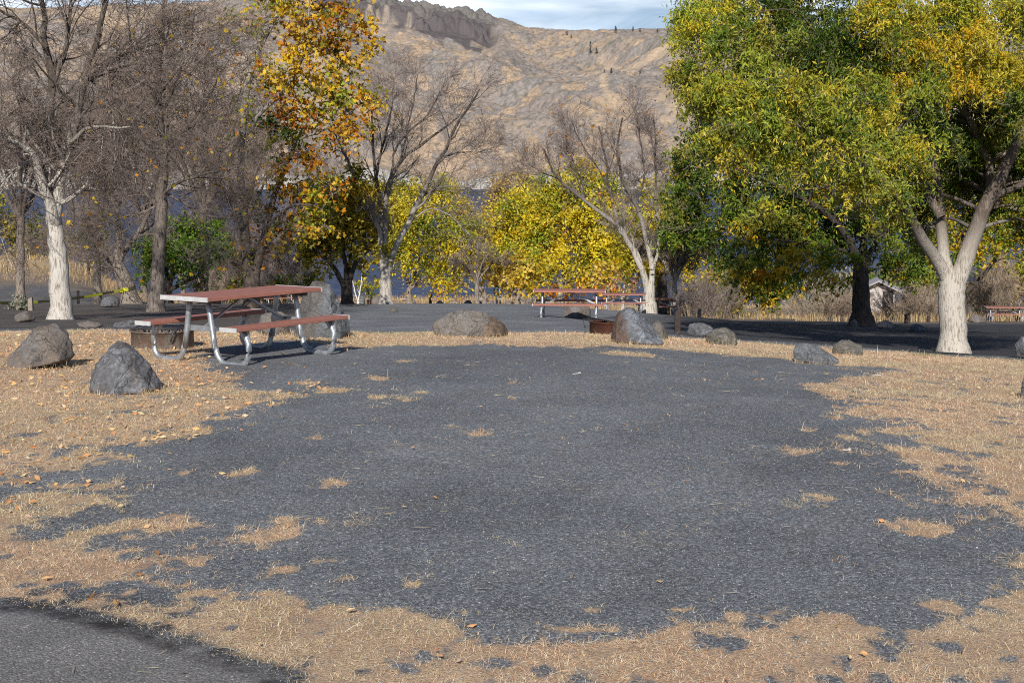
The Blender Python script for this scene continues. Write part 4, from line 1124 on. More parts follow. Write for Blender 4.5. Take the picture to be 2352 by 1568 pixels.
def lobed(P, rng, ln, C, droop):
    n = len(P)
    a = rng.normal(0, 1, (n, 3)); a[:, 2] -= droop; a /= np.linalg.norm(a, axis=1, keepdims=True)
    b = rng.normal(0, 1, (n, 3)); b -= a * np.sum(a*b, 1, keepdims=True); b /= np.linalg.norm(b, axis=1, keepdims=True)
    nn = np.cross(a, b); l = ln[:, None]
    Vs = []
    for an, k in ((0, 1.), (.95, .85), (-.95, .85)):
        e = a * math.cos(an) + b * math.sin(an); f = -a * math.sin(an) + b * math.cos(an)
        Vs.append(np.stack([P, P + (e*.45 + f*.24)*l*k + nn*l*.06, P + e*l*k*.75, P + (e*.45 - f*.24)*l*k + nn*l*.06], 1))
    V = np.stack(Vs, 1).reshape(-1, 3); k = np.arange(n*3) * 4
    return V, np.stack([k, k+1, k+2, k+3], 1), np.repeat(C, 3, 0)

GY = (.54, .46, .04); GREEN = (.14, .215, .025); DG = (.045, .085, .010); YEL = (.70, .46, .02); OLV = (.23, .215, .03); ORG = (.62, .25, .010); RST = (.33, .10, .010); PALE = (.66, .48, .09); LIME = (.33, .38, .04)

# --- big front tree on the right
LY = (.66, .54, .045); P6 = [[(GY, 3), (LIME, 4.5), (GREEN, 3), (LY, 1.8), (OLV, 2)], [(YEL, 3), (LY, 2), (GY, 2.5), (LIME, 2.2), (GREEN, 1)], [(GREEN, 3), (DG, 5), (OLV, 1.6), (LIME, .8)]]  # third palette darkened to paint the shaded inside of the crown
limbs6 = [([(2190,812),(2188,760),(2186,700),(2187,655),(2188,625)], .285, .27, 0),
  ([(2178,650),(2150,590),(2112,540),(2082,488),(2045,440),(1990,380),(1900,320),(1780,270),(1680,230),(1620,180)], .14, .025, [0,-.3,-.7,-1.2,-1.8,-2.6,-3.4,-4.2,-4.8,-5.2]),
  ([(2184,650),(2168,580),(2162,500),(2158,440),(2140,360),(2105,270),(2080,180),(2040,80)], .14, .03, .8),
  ([(2192,660),(2222,580),(2262,480),(2300,400),(2345,320),(2400,220),(2440,120)], .20, .05, -.5),
  ([(2198,650),(2225,560),(2262,470),(2275,400),(2240,300),(2195,220),(2180,120),(2160,0)], .13, .03, 2.2),
  ([(2262,470),(2310,440),(2360,420),(2430,390)], .09, .03, -1.),
  ([(2162,500),(2120,420),(2060,330),(1980,220),(1900,120),(1830,20)], .09, .02, 1.8),
  ([(2082,488),(2030,470),(1960,440),(1890,430),(1820,440)], .05, .01, [-.7,-1.2,-2,-3,-3.6])]
puffs6 = [(1600,100,52,80,-4.8),(1575,185,42,55,-4.8),(1650,50,60,60,-1),(1705,120,70,70,-5.28),(1612,255,55,55,-5.6),(1690,225,70,60,-6.24),(1780,200,75,70,-6.56),
  (1650,320,60,45,-5.92),(1750,300,80,60,-6.6),(1840,275,80,70,-6.6),(1720,365,60,36,-6.24),(1840,360,75,45,-6.6),(1930,330,70,60,-6.56),(1955,415,55,36,-5.92),(2020,375,60,45,-2),
  (2075,420,60,40,-1.8),(2035,295,60,60,-1.5),(1990,225,60,60,-5.28),(1580,20,45,50,-1),(1700,20,50,50,-.5),(1760,60,60,60,.2,2),(1820,100,85,70,1.5,2),(1900,160,80,60,1.8,2),(1930,60,80,70,2,2),(1860,20,60,40,2,2),
  (2030,30,70,36,-1.6,1),(2020,100,60,36,-1.4,1),(2100,140,60,36,-1.6,1),(2150,50,75,50,-1.5,1),(2230,20,70,40,-1,1),(2300,70,70,55,-1.2,1),(2320,170,55,60,-1,1),(2110,200,60,34,-1.4,1),(2060,215,50,30,-1.4,1),
  (2200,130,70,60,2,2),(2245,250,60,60,2.5,2),(2140,280,50,55,2,2),(2320,290,50,60,2,2),(2060,500,36,26,-1.4,0,.6),(1985,470,30,26,-4.96,0,.6),(1930,455,40,22,-5.28,0,.4),(2100,380,60,50,1.5,2),(2180,390,45,40,2.5,2),(2330,420,50,50,2,2),
  (2080,330,60,60,2.2,2),(2000,330,60,60,2.5,2),(2200,320,60,60,3,2),(2260,330,60,60,3.4,2),(2200,440,60,50,3.2,0),(2290,480,60,50,3.,2),(2120,460,50,50,2.8,2),(2190,200,60,60,3,2),(2290,220,60,60,3,1),(2110,90,60,50,2.6,2),(2340,360,50,60,2.6,1),(1860,210,70,60,2.4,2),(1760,140,70,60,1.6,2),(1700,300,70,60,.8,2),(1640,210,60,60,.6,2),(1800,280,70,60,1.,2),(1900,270,70,60,1.,2),(1960,310,60,60,1.,2),(2240,150,60,50,.5,0),(2060,150,60,50,1,2),
  (1720,-70,110,60,0.55),(1880,-80,110,60,2.35),(2050,-90,110,60,1.15,1),(2230,-80,110,70,2.95,1),(2400,-20,100,80,2.95,1),(2430,130,90,80,0,1),(2450,300,80,80,0),(2420,420,60,50,.5,2),(2380,520,40,40,1.5,2),
  (1900,-180,150,70,1.15),(2150,-200,150,80,2.95),(2350,-160,120,80,2.35)]
puffs6 += [(2090,250,60,50,-1.6,2),(2130,200,60,50,-1.8,0),(2220,200,60,45,-1.5,1),(2170,330,46,40,-1.2,2),(2085,340,60,46,-2,0),(2250,330,50,44,1.2,2),(2230,90,70,50,-1.6,1),(2330,250,50,50,-1.8,2),(2060,60,70,50,-1.8,0),(1980,140,70,60,-1,2),(1900,90,70,60,-1,2),(1840,180,70,60,-.5,2),(2280,320,50,50,2.6,0),(2350,480,50,40,1,0),(2250,410,40,50,2.6,2),(2120,520,50,34,2.4,2),(2040,440,50,30,-2.4,0),(2130,440,36,36,1.8,2),(2340,20,60,50,-1.4,0),(2190,10,60,46,-1.6,0)]
puffs6 += [(x_, y_, 150, 95, do_, 0, .55) for x_, y_, do_ in ((1850,-250,2),(2000,-300,2),(2150,-320,1.5),(2300,-300,1),(2450,-250,.5),(1800,-330,4),(1950,-400,3.5),(2120,-430,3),(2300,-420,3),(2450,-380,2.5),(2000,-480,4),(2180,-500,4),(2350,-480,4),(1900,-300,5),(2100,-350,5),(2300,-340,5),(2480,-200,4),(2560,-60,2),(2560,100,1),(2600,200,1),(2560,300,1))]
puff_tree('big yellow green leafy tree with a thick forked white trunk on the right', 30., limbs6, puffs6, P6, 61, leaf=.098, asp=.30, cov=2.7, bark=BARK_ASH, group=None, droop=.7, sub=12, limit=5200, twn=16, clump=.34)
# hanging bare twigs under its left limb
# --- dark green tree behind
P7 = [[(GREEN, 3), (DG, 3.5), (OLV, 2), (LIME, .9), (YEL, .5)], [(YEL, 4), (GY, 3), (GREEN, 2), (ORG, .6)], [(GREEN, 3), (LIME, 3), (GY, 1), (OLV, 2)]]
limbs7 = [([(1980,735),(1978,700),(1977,660),(1976,615)], .40, .30, 0), ([(1976,630),(1965,590),(1945,540),(1900,490),(1830,450),(1750,410),(1660,380)], .20, .03, -2.),
  ([(1976,620),(1985,560),(1990,480),(1970,380),(1930,280)], .20, .04, 1), ([(1980,630),(2000,580),(2040,520),(2090,460)], .16, .04, 1.), ([(1965,590),(1920,570),(1850,560),(1770,550),(1680,545)], .1, .02, -2.)]
puffs7 = [(1590,430,55,55),(1665,420,65,60),(1745,440,80,60),(1590,515,60,50),(1680,530,80,50),(1785,545,80,50),(1880,530,80,60),(1960,545,70,55),(1850,605,60,36,-4,1),(1720,595,60,36,-3.6),(1820,490,70,50),(1850,545,60,44),(1780,495,60,46),(1700,480,60,46),(1640,570,50,36),
  (1560,560,40,40),(1550,470,40,45),(2060,575,60,50),(1950,470,80,50),(1850,450,70,60),(1760,370,80,60),(1640,350,60,50),(1580,380,50,50),(1800,625,50,26,-4.2,1),(1760,640,40,20,-4.2,1),(1700,635,35,20,-4,1),(1890,635,40,22,-4,1),(1930,600,50,30,-2,2),
  (2090,620,40,36),(2030,540,50,40,-2,2),(1900,380,80,60),(2000,400,80,60),(1800,300,80,60),(1900,300,90,60),(2010,300,80,60),(1600,300,50,40),(1750,490,50,30,-3,2),(1540,520,30,40,0,2),(1945,650,22,14,-2,2,.5)]
puff_tree('dark green leafy tree standing in shade behind the big forked tree', 57., limbs7, puffs7, P7, 71, leaf=.20, asp=.36, cov=2.0, bark=BARK_DARK, group=None, droop=.6, limit=1500)
# --- yellow tree seen between the limbs of the front tree
P8 = [[(YEL, 3), (GY, 3), (LIME, 2), (OLV, 1.5), (GREEN, 1)], [(GREEN, 3), (DG, 2), (LIME, 1)]]
puff_tree('yellow green tree seen through the fork of the big white trunk', 78., None, [(2120,500,60,50),(2200,540,55,60),(2130,570,50,40),(2060,620,30,26),(2260,520,45,60),(2310,470,50,60),(2230,440,60,50),(2150,420,60,50),(2290,560,40,45),(2340,530,40,50),(2210,600,50,30,0,1),(2080,600,40,30,0,1),(2360,600,30,25)],
          P8, 81, leaf=.24, asp=.5, cov=1.8, trunk_px=2212, tr=.26)

# --- sycamore left of the middle
PS = [[(YEL, 4), (ORG, 2.4), (RST, 1.3), (OLV, 2), (LIME, 1.2), ((.55,.35,.04), 3)], [(RST, 2), (ORG, 2), (OLV, 3), (YEL, 1), (DG, 2)], [(LIME, 3), (OLV, 3), (YEL, 2.5), (ORG, 1)]]
limbsS = [([(578,712),(579,660),(579,630)], .30, .27, 0), ([(577,640),(566,585),(560,510),(554,430),(556,330),(562,230),(590,120),(640,30),(660,-80)], .21, .05, 1.),
  ([(581,640),(598,585),(612,520),(640,420),(680,330),(715,250),(735,190)], .17, .03, .8), ([(556,330),(600,260),(660,200),(700,120),(710,20)], .08, .03, -1),
  ([(612,520),(660,480),(700,470),(740,480)], .06, .02, -1), ([(690,320),(760,290),(830,240)], .05, .02, -1.)]
puffsS = [(800,55,48,36,-1),(835,95,34,36,-1),(770,120,40,40,0,1),(690,50,46,50),(705,130,55,55,-1),(665,200,55,55),(740,200,55,55,-1),(800,185,46,46,-1),(852,225,32,30,-1),(795,255,55,45,-1),(720,290,55,45),(650,290,46,46,0,1),
  (690,355,50,40,0,1),(775,310,40,25,-1),(690,430,46,36,0,1),(730,470,42,36,0,2),(650,500,36,36,0,1),(640,420,30,40,0,1),(600,150,40,60,0,2,.35),(565,260,40,60,0,2,.25),(742,8,50,30),(670,-20,55,40),(600,50,40,50,0,2,.3),(540,60,40,50,0,2,.2),
  (745,535,36,20,-1.5,0,.6),(770,440,40,30,-1,0,.7),(620,560,40,36,0,1,.5),(590,470,36,50,0,1,.35),(690,530,40,24,0,0,.5),(760,-40,70,50),(640,-80,80,60),(560,600,24,26,0,1,.6)]
puff_tree('tall sycamore with large orange and yellow leaves left of the middle', 50., limbsS, puffsS, PS, 91, leaf=.165, asp=.8, cov=1.25, bark=BARK_SYC, group=None, shape='lobed', limit=3600, covk=3.6, grow_=1.1, twn=16, droop=.6, sub=10)

# --- bare trees
lv_big = [dict(n=9, l=.42, a=.75, t0=.30, P=7, w=.14, up=.06), dict(n=8, l=.45, a=.75, t0=.2, P=6, w=.16, up=.03), dict(n=7, l=.5, a=.7, t0=.15, P=5, w=.18, up=.02), dict(n=4, l=.5, a=.7, t0=.2, P=4, w=.2, up=.02, lmin=.12)]
limbs1 = [([(140,752),(139,690),(136,620),(130,550),(122,490)], .27, .155, 0), ([(126,520),(122,495),(108,455),(90,400),(84,365),(60,340),(30,322),(-30,300)], .145, .04, -1.2),
  ([(126,520),(118,480),(112,430),(108,350),(114,270),(118,200),(108,110),(102,40),(90,-60)], .15, .05, .8), ([(128,520),(130,480),(140,420),(150,355),(167,297),(184,229),(198,171),(225,90),(250,-20)], .15, .05, -.6),
  ([(190,200),(225,165),(270,130),(330,110),(400,90)], .06, .02, -1), ([(118,200),(150,120),(160,40),(170,-60)], .06, .03, .5), ([(108,110),(60,60),(10,30),(-40,10)], .05, .02, 0),
  ([(84,365),(50,380),(10,420),(-20,480)], .05, .02, 0), ([(198,171),(240,220),(260,280),(262,340)], .035, .01, -.6)]
bare_tree('leafless tree with a thick whitish trunk at the left picture edge', limbs1, 32., BARK_PALE_TALL, TWIG_BROWN, 101,[dict(n=10, L=2.3, l=1, a=0.8, t0=.15, P=7, w=.14, up=0.02, skip=1), dict(n=7, L=1.25, l=1, a=0.8, t0=.12, P=6, w=.17, up=0), dict(n=5, L=0.6, l=1, a=0.8, t0=.1, P=4, w=.2, up=-0.02), dict(n=4, L=0.36, l=1, a=0.8, t0=.1, P=4, w=.2, up=-0.02, lmin=.1)], rmin=.0055)
limbs2 = [([(358,712),(362,640),(367,560),(370,480),(372,420)], .22, .17, 0), ([(372,430),(374,350),(366,270),(362,190),(370,100),(378,0),(380,-80)], .16, .04, .3),
  ([(368,480),(335,445),(300,410),(270,370),(240,310)], .06, .02, -1), ([(371,450),(410,420),(470,400),(530,390)], .06, .02, -1), ([(370,400),(340,340),(300,270),(270,200)], .06, .02, 1), ([(373,360),(420,300),(470,240),(510,160)], .06, .02, .6),
  ([(366,270),(400,200),(430,110),(450,20)], .05, .02, -.5), ([(364,240),(330,170),(300,90),(290,0)], .05, .02, -.5), ([(372,440),(430,470),(490,500),(540,500)], .045, .015, .5), ([(369,470),(320,490),(280,500),(240,520)], .04, .012, .5)]
bare_tree('straight leafless tree with dense brown twigs, second from the left', limbs2, 43., BARK_MID, TWIG_BROWN, 111,[dict(n=10, L=2.6, l=1, a=0.85, t0=.15, P=7, w=.14, up=0.02, skip=1), dict(n=7, L=1.5, l=1, a=0.85, t0=.12, P=6, w=.17, up=0.0), dict(n=6, L=0.85, l=1, a=0.85, t0=.1, P=4, w=.2, up=-0.01), dict(n=4, L=0.42, l=1, a=0.85, t0=.1, P=4, w=.2, up=0, lmin=.1)], rmin=.005,
  leaf=dict(p=.035, len=.16, asp=.7, c=[OLV, YEL, ORG]))
limbs4 = [([(887,702),(886,670),(886,640),(888,620)], .27, .23, 0), ([(883,635),(878,580),(872,530),(862,505),(831,440),(800,372),(777,331),(760,290)], .12, .03, -1.), ([(884,630),(882,560),(874,485),(863,410),(859,341),(852,285),(860,200)], .12, .03, .8),
  ([(886,625),(886,560),(886,450),(897,410),(921,375),(951,341),(1013,300),(1050,270)], .13, .03, .2), ([(891,630),(908,570),(938,512),(965,454),(992,399),(1016,361),(1040,304),(1081,239),(1101,205)], .14, .03, -.8),
  ([(863,410),(880,330),(900,250),(905,180)], .06, .02, 1.), ([(921,375),(935,300),(950,230),(960,170)], .05, .02, .8), ([(965,454),(1010,430),(1060,430),(1110,440)], .05, .015, -1), ([(831,440),(790,430),(760,440)], .04, .012, -.5), ([(1016,361),(1060,350),(1110,350)], .04, .012, .4), ([(897,410),(915,330),(985,260),(1010,210)], .05, .02, -.6), ([(938,512),(990,480),(1040,500),(1080,540)], .035, .01, -.6)]
bare_tree('bare vase shaped tree with pale trunk in front of the lake, left of the middle', limbs4, 58., BARK_PALE, TWIG_GREY, 121, [dict(n=8, L=1.9, l=1, a=0.6, t0=.15, P=7, w=.14, up=0.06, skip=1), dict(n=7, L=1.15, l=1, a=0.6, t0=.12, P=6, w=.17, up=0.05), dict(n=5, L=0.7, l=1, a=0.6, t0=.1, P=4, w=.2, up=0.04), dict(n=3, L=0.4, l=1, a=0.6, t0=.1, P=4, w=.2, up=0.03, lmin=.1)], rmin=.0055)
limbs5 = [([(1490,697),(1491,675),(1492,655)], .27, .23, 0), ([(1486,660),(1470,610),(1440,550),(1413,512),(1345,461),(1280,410),(1249,342)], .15, .03, -1.), ([(1478,620),(1462,580),(1429,533),(1400,440),(1389,358),(1375,290)], .10, .03, .6),
  ([(1494,660),(1499,610),(1481,533),(1461,468),(1426,410),(1420,340),(1430,270)], .14, .03, -.4), ([(1497,640),(1510,580),(1516,520),(1507,470),(1505,358),(1500,270)], .08, .025, 1.), ([(1400,440),(1370,380),(1330,320),(1310,270)], .04, .015, .5), ([(1461,468),(1480,400),(1470,320),(1460,260)], .05, .015, .6), ([(1280,410),(1255,400),(1225,385)], .03, .01, 0), ([(1345,461),(1330,400),(1300,340)], .035, .01, -.6)]
bare_tree('bare tree with a low forked pale trunk and long left limb, right of the middle', limbs5, 60., BARK_PALE, TWIG_GREY, 131, [dict(n=9, L=1.4, l=1, a=0.55, t0=.15, P=7, w=.14, up=0.08, skip=1), dict(n=6, L=0.95, l=1, a=0.55, t0=.12, P=6, w=.17, up=0.06), dict(n=6, L=0.7, l=1, a=0.55, t0=.1, P=4, w=.2, up=0.05), dict(n=3, L=0.36, l=1, a=0.55, t0=.1, P=4, w=.2, up=0.04, lmin=.1)], rmin=.0055,
  leaf=dict(p=.02, len=.16, asp=.7, c=[ORG, (.5,.3,.1)]))
# leaning tree with the tape
limbsL = [([(302,698),(290,655),(276,622),(266,600)], .36, .27, 0), ([(268,605),(240,582),(215,555),(190,520)], .18, .06, -1.), ([(268,600),(272,560),(270,500),(260,430),(240,350)], .18, .05, .5), ([(270,605),(290,570),(320,530),(350,470),(360,400)], .16, .05, 1.), ([(215,555),(200,500),(180,430)], .07, .03, 0)]
bare_tree('leaning dark leafless tree with yellow tape round its trunk, left background', limbsL, 60., BARK_MID, TWIG_BROWN, 141, [dict(n=8, L=2.6, l=1, a=0.8, t0=.15, P=7, w=.14, up=0.02, skip=1), dict(n=7, L=1.5, l=1, a=0.8, t0=.12, P=6, w=.17, up=0), dict(n=5, L=0.8, l=1, a=0.8, t0=.1, P=4, w=.2, up=0), dict(n=3, L=0.45, l=1, a=0.8, t0=.1, P=4, w=.2, up=0, lmin=.1)], rmin=.0065)
def bg_bare(px, d, h, wdt, tr, seed, label, bark=BARK_MID, twig=TWIG_BROWN, n=(9, 8, 6, 4), up=.04, fork=.36, leaf=None, nl=5):
    rng = np.random.default_rng(seed); b = B(px, d); by = HOR + (EYE - b[2]) / d * F; k = F / d
    limbs = [([(px, by), (px + rng.normal(0, 3), by - h * k * fork)], tr, tr * .8, 0)]
    for i in range(nl):
        a = (i / (nl - 1) - .5) * 2 if nl > 1 else 0
        limbs.append(([(px, by - h*k*fork*.92), (px + a * wdt*k*.22 + rng.normal(0, 2), by - h*k*(fork + .25)), (px + a*wdt*k*.45 + rng.normal(0, 4), by - h*k*(.9 - .22*abs(a)))], tr*.5, tr*.12, rng.uniform(-1, 1) * wdt * .4))
    return bare_tree(label, limbs, d, bark, twig, seed, [dict(n=n[0], L=.24*h**.5*wdt**.5, l=1, a=.75, t0=.1, P=6, w=.15, up=up, skip=1), dict(n=n[1], L=.13*h**.5*wdt**.5, l=1, a=.75, t0=.1, P=5, w=.18, up=up), dict(n=n[2], L=.07*h**.5*wdt**.5, l=1, a=.75, t0=.1, P=4, w=.2, up=up), dict(n=n[3], L=.045*h**.5*wdt**.5, l=1, a=.75, t0=.1, P=4, w=.2, up=up, lmin=.12)][:3 if n[3] == 0 else 4], rmin=.009, leaf=leaf)
bg_bare(225, 76, 13, 9, .22, 151, 'hazy leafless tree behind the leaning tree on the left')
bg_bare(470, 70, 13.5, 8, .22, 152, 'hazy leafless tree between the straight bare tree and the sycamore')
bg_bare(45, 62, 11, 8, .2, 153, 'hazy leafless tree left of the whitish trunk')
bg_bare(420, 128, 15, 13, .24, 162, 'distant hazy leafless tree by the lake behind the green tree', fork=.15)
bg_bare(612, 126, 14, 12, .24, 163, 'distant hazy leafless tree by the lake behind the sycamore', fork=.15)
bg_bare(662, 88, 4.6, 6, .12, 154, 'low bare grey thicket tree right of the sycamore trunk', twig=TWIG_GREY)
bg_bare(1505, 75, 11, 2.6, .14, 155, 'slim upright bare tree right behind the low forked bare tree', twig=TWIG_GREY, nl=3)
bg_bare(1550, 66, 4.6, 3.5, .14, 156, 'thin grey bare tree at the left end of the dark shade', bark=BARK_PALE, twig=TWIG_GREY)
bg_bare(1095, 88, 4.4, 4.2, .16, 157, 'small drooping brown twig tree in front of the lake', twig=TWIG_BROWN, n=(6, 6, 5, 3), up=-.10, leaf=dict(p=.06, len=.2, asp=.6, c=[OLV, (.45,.36,.08)]))
bg_bare(555, 84, 13, 8, .2, 160, 'hazy leafless tree behind the sycamore trunk')
bg_bare(330, 92, 15, 10, .2, 161, 'tallest hazy leafless tree far behind the straight bare trunk')

# --- background leafy trees
PA = [[((.52,.42,.04), 3), ((.26,.24,.03), 3), ((.62,.44,.04), 2.4), (ORG, .3)]]
limbsA = [([(797,700),(797,675),(796,655)], .25, .22, 0), ([(794,665),(770,620),(740,585),(715,560)], .13, .03, -.5), ([(796,660),(792,600),(785,540),(770,480)], .12, .03, .5), ([(798,660),(815,610),(840,570),(855,540)], .12, .03, -.4), ([(797,655),(805,590),(815,520)], .1, .03, .8)]
puff_tree('dark olive yellow tree with black vase limbs behind the tall pointed boulder', 58., limbsA, [(740,480,55,46),(800,470,60,50),(848,510,40,50),(722,535,45,40),(780,545,75,40),(845,575,36,32),(706,575,24,22),(760,440,55,30),(815,425,50,30),(830,615,24,18,0,0,.5),(790,510,50,36)], PA, 201, leaf=.2, asp=.5, cov=3.0, grow_=1.1)
LM = (.80, .62, .035); PB = [[(GY, 3), (LM, 3), (LIME, 2.2), (GREEN, .7), (OLV, 1.2)], [(LM, 3), (YEL, 1.8), (ORG, .25), (GY, 3), (LIME, 1.6)], [(PALE, 3), (YEL, 2), (OLV, 1)], [((.5,.33,.10), 3), ((.6,.4,.1), 2), (OLV, 1)], [(ORG, 3), (RST, 2), ((.55,.3,.05), 2)], [((.6,.36,.2), 3), ((.5,.25,.13), 2), (PALE, 1)]]
puff_tree('yellow green low branched lakeside tree right of the bare vase tree', 104., None, [(950,470,55,45),(1020,480,55,45),(920,520,45,50),(1000,545,65,45),(1060,545,45,40),(1090,585,30,28),(945,585,45,30,0,1),(905,450,45,40,0,1),(1030,600,45,26),(985,440,40,30,0,1),(975,620,40,18,0,1,.7),(1085,555,36,30,0,0),(1070,515,36,30,0,2),(1110,600,26,24,0,2,.7),(1060,590,36,26,0,0)], PB, 202, grow_=1.3, leaf=.24, asp=.55, cov=1.8, trunk_px=942, tr=.24, bark=BARK_MID)
puff_tree('pale yellow hanging branches of a lakeside tree left of the middle', 128., None, [(1010,640,34,22,0,2,.6),(1040,655,24,18,0,2,.5),(985,650,22,14,0,2,.5),(1060,625,30,18,0,2,.7),(1075,530,40,30,0,2),(1100,560,30,30,0,2)], PB, 203, grow_=1.3, leaf=.34, asp=.55, cov=1.3, trunk_px=1112, tr=.2, bark=BARK_MID)
puff_tree('yellow tree in the middle whose top is orange tan, nearest the open lake', 112., None, [(1165,560,50,55),(1120,590,36,30),(1140,620,30,24),(1190,490,55,50),(1230,540,38,55),(1148,515,36,36),(1200,590,55,36),(1140,570,32,36),(1225,470,36,40),(1180,530,40,40)], PB, 204, grow_=1.3, leaf=.24, asp=.55, cov=1.9, trunk_px=1216, tr=.26, bark=BARK_MID)
puff_tree('tan orange topped tree rising behind the middle yellow trees', 140., None, [(1190,418,36,24,0,3),(1162,448,32,28,0,3),(1215,445,30,34,0,3),(1150,480,26,26,0,3),(1190,460,40,34,0,3),(1240,470,36,36,0,3),(1200,520,50,46,0,3)], PB, 205, grow_=1.3, leaf=.36, asp=.6, cov=1.6, trunk_px=1200, tr=.25, bark=BARK_MID)
puff_tree('largest bright yellow tree in the middle behind the picnic table', 98., None, [(1295,470,50,50,0,1),(1350,450,55,50,0,0),(1392,515,46,55,0,0),(1330,535,65,55,0,0),(1262,555,46,46,0,1),(1250,505,38,46,0,0),(1310,595,60,34,0,1),(1385,580,46,36,0,0),(1345,405,42,32,0,1),(1300,520,40,40,0,1),(1240,590,30,34,0,1),(1430,560,36,40,0,0),(1360,610,40,22,0,0),(1420,480,40,50,0,0),(1250,450,44,50,0,0),(1420,610,36,24,0,1),(1310,420,40,36,0,0)], PB, 206, grow_=1.3, leaf=.24, asp=.55, cov=2.0, trunk_px=1288, tr=.28, bark=BARK_MID)
puff_tree('yellow green tree with black trunk close behind the low forked bare tree', 72., [([(1522,694),(1521,665),(1520,645)], .28, .24, 0), ([(1517,650),(1505,610),(1480,570)], .14, .04, -.5), ([(1522,648),(1530,600),(1550,560)], .15, .04, .5), ([(1520,650),(1518,590),(1505,500)], .12, .04, .6)],
          [(1500,525,46,46,0,0),(1465,555,55,42,0,0),(1545,555,40,40,0,1),(1440,515,36,42,0,0),(1500,465,34,36,0,0),(1570,585,30,24,0,1),(1530,600,40,24,0,1),(1480,600,40,24,0,1),(1600,560,36,36,0,0),(1560,500,40,40,0,0)], PB, 207, grow_=1.3, leaf=.2, asp=.5, cov=1.9)
puff_tree('small pale yellow maple left of the middle picnic table', 90., None, [(1145,632,34,24,0,2),(1182,612,38,28,0,2),(1214,640,28,22,0,2),(1170,650,30,18,0,2),(1228,612,26,22,0,0),(1240,645,20,20,0,0)], PB, 208, grow_=1.3, leaf=.28, asp=.7, cov=1.8, trunk_px=1187, tr=.17, bark=BARK_MID)
puff_tree('small pale yellow tree behind the right end of the middle picnic table', 94., None, [(1372,622,26,20,0,2),(1400,614,26,20,0,2),(1358,640,20,14,0,2),(1386,642,24,14,0,2)], PB, 209, leaf=.28, asp=.7, cov=1.6, trunk_px=1398, tr=.12, bark=BARK_MID)
puff_tree('small peach pink leaved tree left of the low forked bare trunk', 90., None, [(1432,640,28,22,0,5,.7),(1452,618,26,20,0,5,.7),(1416,655,18,16,0,5,.6),(1445,660,22,16,0,5,.6)], PB, 210, leaf=.26, asp=.7, cov=1.2, trunk_px=1430, tr=.13, bark=BARK_PALE)
puff_tree('row-like red orange bush behind the middle picnic table', 150., None, [(1305,662,34,18,0,4),(1350,656,34,20,0,4),(1395,664,28,16,0,4),(1270,668,24,14,0,4)], PB, 211, leaf=.4, asp=.7, cov=1.8, trunk_px=1340, tr=.15, name='bush', cat='bush', group='bushes')
puff_tree('bright green spreading tree left of the sycamore trunk', 68., [([(383,690),(384,668),(386,650)], .24, .2, 0), ([(384,668),(410,655),(440,640),(475,620),(505,598)], .12, .04, -.4), ([(386,655),(380,610),(370,580)], .12, .04, .4), ([(388,655),(410,610),(440,570)], .1, .03, .5)],
          [(395,560,52,36),(462,552,52,36),(435,588,52,28),(352,590,36,32),(508,578,32,28),(345,625,24,22),(420,530,46,24),(480,530,40,22),(400,615,34,18,0,0,.6)], [[((.10,.20,.015), 4), ((.17,.28,.02), 3), ((.28,.30,.03), 1.2), (DG, 1.6)]], 212, grow_=1.25, leaf=.22, asp=.5, cov=1.9)
puff_tree('olive yellow tree on the bank at the far left edge', 112., None, [(15,500,40,40),(65,515,36,34),(105,540,28,28),(25,555,45,30),(-40,520,50,50),(75,560,30,24)], [[(OLV, 4), (GY, 1.6), (DG, 2), ((.4,.3,.05), 1.5)]], 213, leaf=.34, asp=.55, cov=1.6, trunk_px=20, tr=.22, bark=BARK_MID)
puff_tree('olive green tree behind the gap between whitish and straight trunks', 120., None, [(165,560,30,30),(200,540,34,30),(240,560,30,28),(215,600,30,22),(150,590,24,24)], [[(OLV, 4), (GREEN, 1.6), (DG, 2)]], 214, leaf=.34, asp=.55, cov=1.4, trunk_px=205, tr=.2, bark=BARK_MID)
# stems
bs = bg_bare(822, 128., 5.4, 1.6, .13, 215, 'pair of thin white birch stems behind the olive yellow tree', bark=simple_mat('birch_bark', (.72, .69, .64), .9, 0, 6, .2), n=(5, 5, 4, 0), nl=2, fork=.05)
puff_tree('small yellow green bush at the lakeshore by the white birch stems', 150., None, [(850,668,16,16),(862,655,14,14),(835,655,14,18)], PB, 216, leaf=.4, asp=.6, cov=1.5, trunk_px=848, tr=.08, name='bush', cat='bush', group='bushes')

# --- bushes
def bush(label, px, d, puffs, pals, seed, leaf=.2, cov=1.3, **kw):
    puff_tree(label, d, None, puffs, pals, seed, leaf=leaf, asp=.55, cov=cov * 1.3, grow_=1.22, trunk_px=px, tr=.06, name='bush', cat='bush', group='bushes', bark=BARK_MID, **kw)
SAGE = [[((.30,.31,.24), 3), ((.22,.24,.17), 2), ((.38,.36,.27), 1.5)]]
bush('yellow and green bush under the dark green tree', 1695, 100., [(1690,650,46,28),(1740,650,40,28),(1660,660,34,22),(1725,675,36,14),(1700,620,40,24),(1780,650,40,30),(1760,620,40,26),(1640,635,30,24),(1810,670,34,18)], [[(OLV, 3), (YEL, 1.6), (GREEN, 2), (DG, 1)]], 301, .3, 1.8)
bush('pale grey green bush left of the dark green tree trunk', 1880, 105., [(1870,665,36,26),(1905,655,34,30),(1850,685,30,16),(1930,680,26,20)], SAGE, 302, .3, 1.6)
bush('large yellowish green bush behind the little hut', 2060, 135., [(2060,645,40,34),(2110,655,40,36),(2000,640,40,30),(2140,640,34,40),(2150,680,30,20)], [[((.30,.28,.08), 3), ((.40,.33,.12), 2), (GREEN, 1)]], 303, .4, 1.5)
